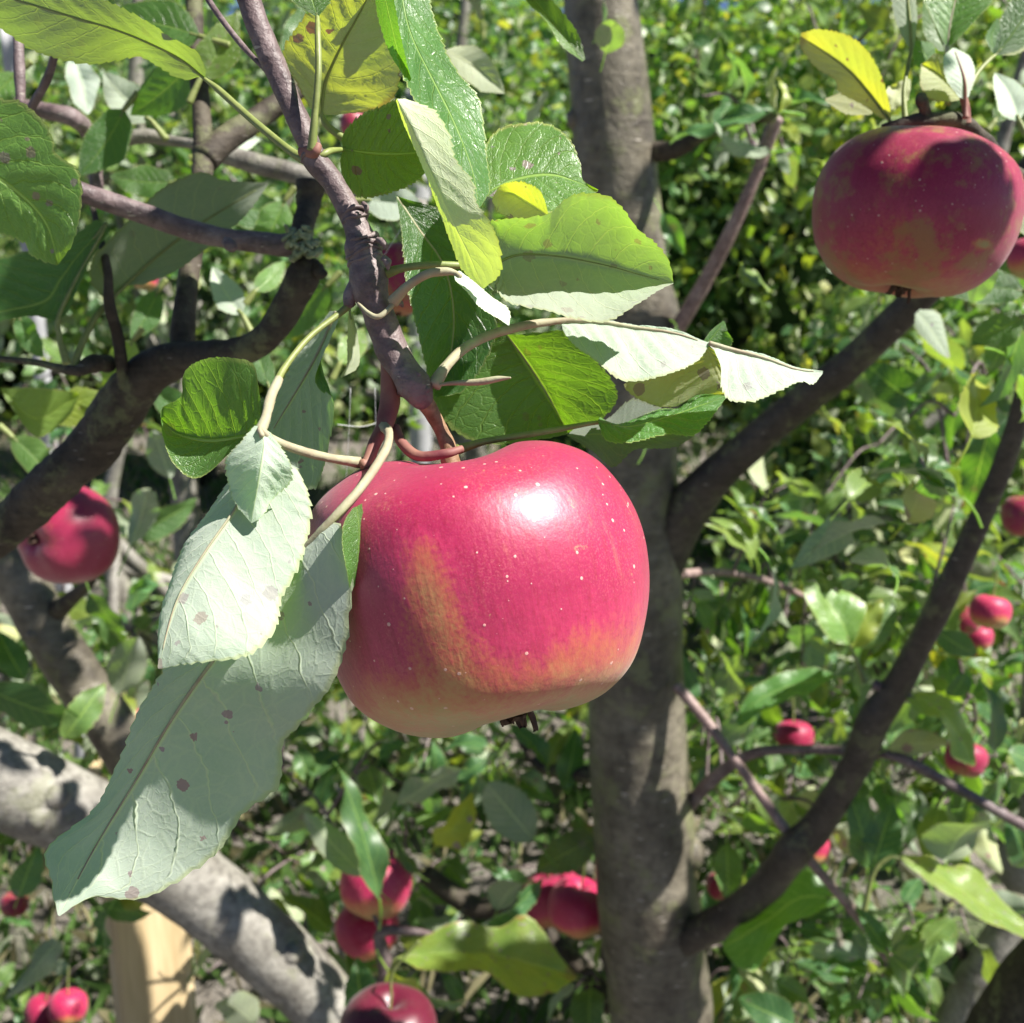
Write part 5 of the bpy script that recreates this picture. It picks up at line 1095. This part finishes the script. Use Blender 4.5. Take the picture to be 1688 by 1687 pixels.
u([(1557, 85), (1540, 40, 2), (1525, -10, 3)], [(1548, 85), (1525, 60), (1520, 20), (1524, -10)], [(1560, 80), (1558, 40), (1545, 0), (1526, -12)], .455, face=1, tint=(.05, .2, .05), seed=44, rib=False, nv=50)
u([(1590, 165), (1588, 130, -2), (1572, 80)], [(1580, 160, -2), (1560, 130, -5), (1556, 95, -4), (1571, 79)], [(1596, 160, 2), (1606, 125, 2), (1600, 95, 2), (1574, 79)], .425, face=-1, tint=(0, .75, .05), seed=45, nv=50, petr=4, pet=[(1592, 195), (1592, 178)], petmat=M_PETR)
u([(1585, 165), (1555, 130, 2), (1520, 105, 4)], [(1570, 168), (1535, 165), (1517, 140), (1518, 107)], [(1590, 150), (1570, 110), (1545, 88), (1522, 104)], .432, face=-1, tint=(.75, .35, .7), seed=46, nv=50, rib=False)
u([(1502, 78), (1500, 40), (1492, -40)], [(1496, 78), (1475, 30), (1470, -20), (1490, -42)], [(1507, 78), (1512, 30), (1505, -20), (1494, -42)], .45, face=-1, tint=(.1, .25, .05), seed=47, nv=50, pet=[(1492, 200, -6), (1490, 150, -4), (1497, 110, -1)], petr=4, petmat=M_PETG)
u([(1510, 68), (1525, 90), (1538, 115)], [(1512, 66), (1540, 75), (1539, 113)], [(1506, 72), (1508, 105), (1536, 117)], .45, face=1, tint=(0, .7, .05), seed=48, nv=40, nu=9, rib=False)
u([(1640, 92), (1665, 62), (1720, -20)], [(1636, 85), (1650, 30), (1690, -30), (1718, -24)], [(1648, 92), (1690, 75), (1730, 10), (1722, -18)], .45, face=1, tint=(0, .2, .05), seed=49, rib=False, pet=[(1595, 150, -10), (1612, 120, -6), (1632, 98, -2)], petr=4, petmat=M_PETG)
u([(1640, 90), (1635, 60), (1645, 30)], [(1636, 88), (1625, 60), (1644, 30)], [(1642, 88), (1650, 60), (1646, 32)], .45, face=1, tint=(0, .8, .05), seed=50, nv=30, nu=9, rib=False)
u([(1650, 88), (1675, 74), (1720, 60)], [(1652, 80), (1680, 60), (1718, 56)], [(1650, 92), (1680, 88), (1720, 64)], .46, face=-1, tint=(.5, .5, .1), seed=51, nv=40, nu=9, rib=False)
u([(1672, 300), (1690, 340), (1715, 400)], [(1680, 300), (1720, 330), (1716, 398)], [(1670, 305), (1670, 350), (1685, 385), (1712, 400)], .46, face=-1, tint=(.35, .6, .1), seed=52, nv=40, rib=False)
u([(1512, 515), (1535, 545), (1565, 590)], [(1516, 510), (1550, 520), (1566, 588)], [(1508, 518), (1512, 545), (1545, 580), (1563, 591)], .75, face=-1, tint=(.1, .8, .9), seed=53, nv=40, rib=False)
u([(960, 102), (930, 60, 2), (890, 10, 3), (850, -40, 3)], [(965, 98), (955, 60), (935, 30), (900, -10), (855, -42)], [(955, 98), (925, 75), (900, 35), (870, 5), (848, -38)][::1], .38, face=1, tint=(.15, .6, .1), seed=54, nv=50, rib=False)
lf(BU, (735, 82), (832, 155), .5, .5, -1, (.45, .55, .1), 70, rib=False)
for i, (b, t, d, w_, f_, ti) in enumerate([((1680, 200), (1640, 120), .55, .6, -1, (0, .9, .1)), ((1690, 480), (1560, 480), .6, .5, 1, (0, .35, .1)), ((1690, 520), (1600, 560), .6, .6, 1, (.1, .35, .1)), ((1640, 440), (1600, 500), .58, .6, -1, (.1, .3, .1)),
    ((1500, 195), (1440, 240), .6, .5, 1, (.3, .6, .1)), ((1640, 200), (1688, 140), .6, .5, 1, (.1, .5, .1)), ((1465, 180), (1500, 130), .47, .6, -1, (.6, .6, .1)), ((1560, 170), (1540, 175), .45, .8, 1, (.6, .5, .2))]):
    lf(BU, b, t, d, w_, f_, ti, 80 + i, rib=False, dz=random.uniform(-5, 15), pet=[(b[0] + (b[0] - t[0]) * .25, b[1] + (b[1] - t[1]) * .25), b], **pk)
# unseen leaves added to shade the russet apple, dark limb and big apple
def over(parent, tgt, dist, rad, n, size):
    o = np.array(parent.location); inst = []
    c = np.asarray(tgt) + SUNV * dist
    for _ in range(n):
        p = c + rng.normal(size=3) * rad * .5; inst.append((p, frame(rng.normal(size=3), SUNV + rng.normal(size=3) * .3), size * random.uniform(.7, 1.1), random.randrange(50), rt()))
    return inst
class Sh:
    def __init__(s): s.inst = []
def covered(parent, pts, **k):
    t = Sh(); cover(t, pts, horizontal=False, **k)
    if not t.inst: return
    tag(merge_leaves("foliage", t.inst, MIDV, M_LEAFMID, parent, np.array(parent.location)), kind="stuff")  # unseen leaves, added only to cast shade
covered(BU, [(x, y, s2(x, y)) for x, y in [(1360, 330), (1390, 240), (1430, 400), (1480, 440), (1540, 480), (1430, 460), (1380, 280), (1400, 340), (1370, 400), (1440, 240), (1420, 400), (1440, 460), (1480, 330), (1530, 330), (1500, 400), (1560, 380), (1580, 320), (1560, 450), (1600, 430), (1500, 460), (1620, 350), (1640, 270), (1600, 480), (1530, 270), (1450, 300)]], dist=.45, per=3, jit=.004, size=.030)
covered(BL, [(x, y, .73) for x, y in [(640, 430), (655, 460), (670, 490), (650, 500)]] + [(x, y, .45) for x, y in [(500, 450), (470, 510), (430, 560), (380, 585), (320, 590), (270, 600), (230, 640), (190, 690), (165, 730), (120, 780), (80, 810), (40, 850), (0, 880), (325, 60), (325, 150), (330, 250), (410, 215), (310, 500), (300, 420), (360, 400), (270, 372), (100, 470), (60, 460)]], dist=.42, per=3, jit=.01, size=.05)
covered(BR, [(x, y, .272 - .0403 * math.sqrt(max(0, 1 - ((x - 800) / 268) ** 2 - ((y - 965) / 245) ** 2))) for x, y in ((600, 990), (640, 1010), (600, 1050), (650, 1070), (700, 1080), (620, 1110), (680, 1130), (740, 1120), (760, 1170), (800, 1170), (700, 1180), (640, 1150), (580, 1000), (570, 1080))], dist=.85, per=4, jit=.006, size=.045)
# cobweb threads strung below the branch
A = Acc()
for a, b in [((578, 640), (570, 800)), ((618, 640), (622, 780)), ((556, 700), (640, 690)), ((690, 330), (560, 520))]:
    p, q = P(*a, .42), P(*b, .44); A.tube([(*p, .00012), (*((p + q) / 2 - np.array([0, 0, .002])), .00012), (*q, .00012)], n=10, sides=4)
o = A.build("cobweb", plain("silk", (.6, .6, .62), (.8, .8, .8), .5), None, P(600, 700, .42)); o.location = tuple(P(600, 700, .42)); tag(o, "thin white cobweb threads strung beside the big apple's stalk", "cobweb")
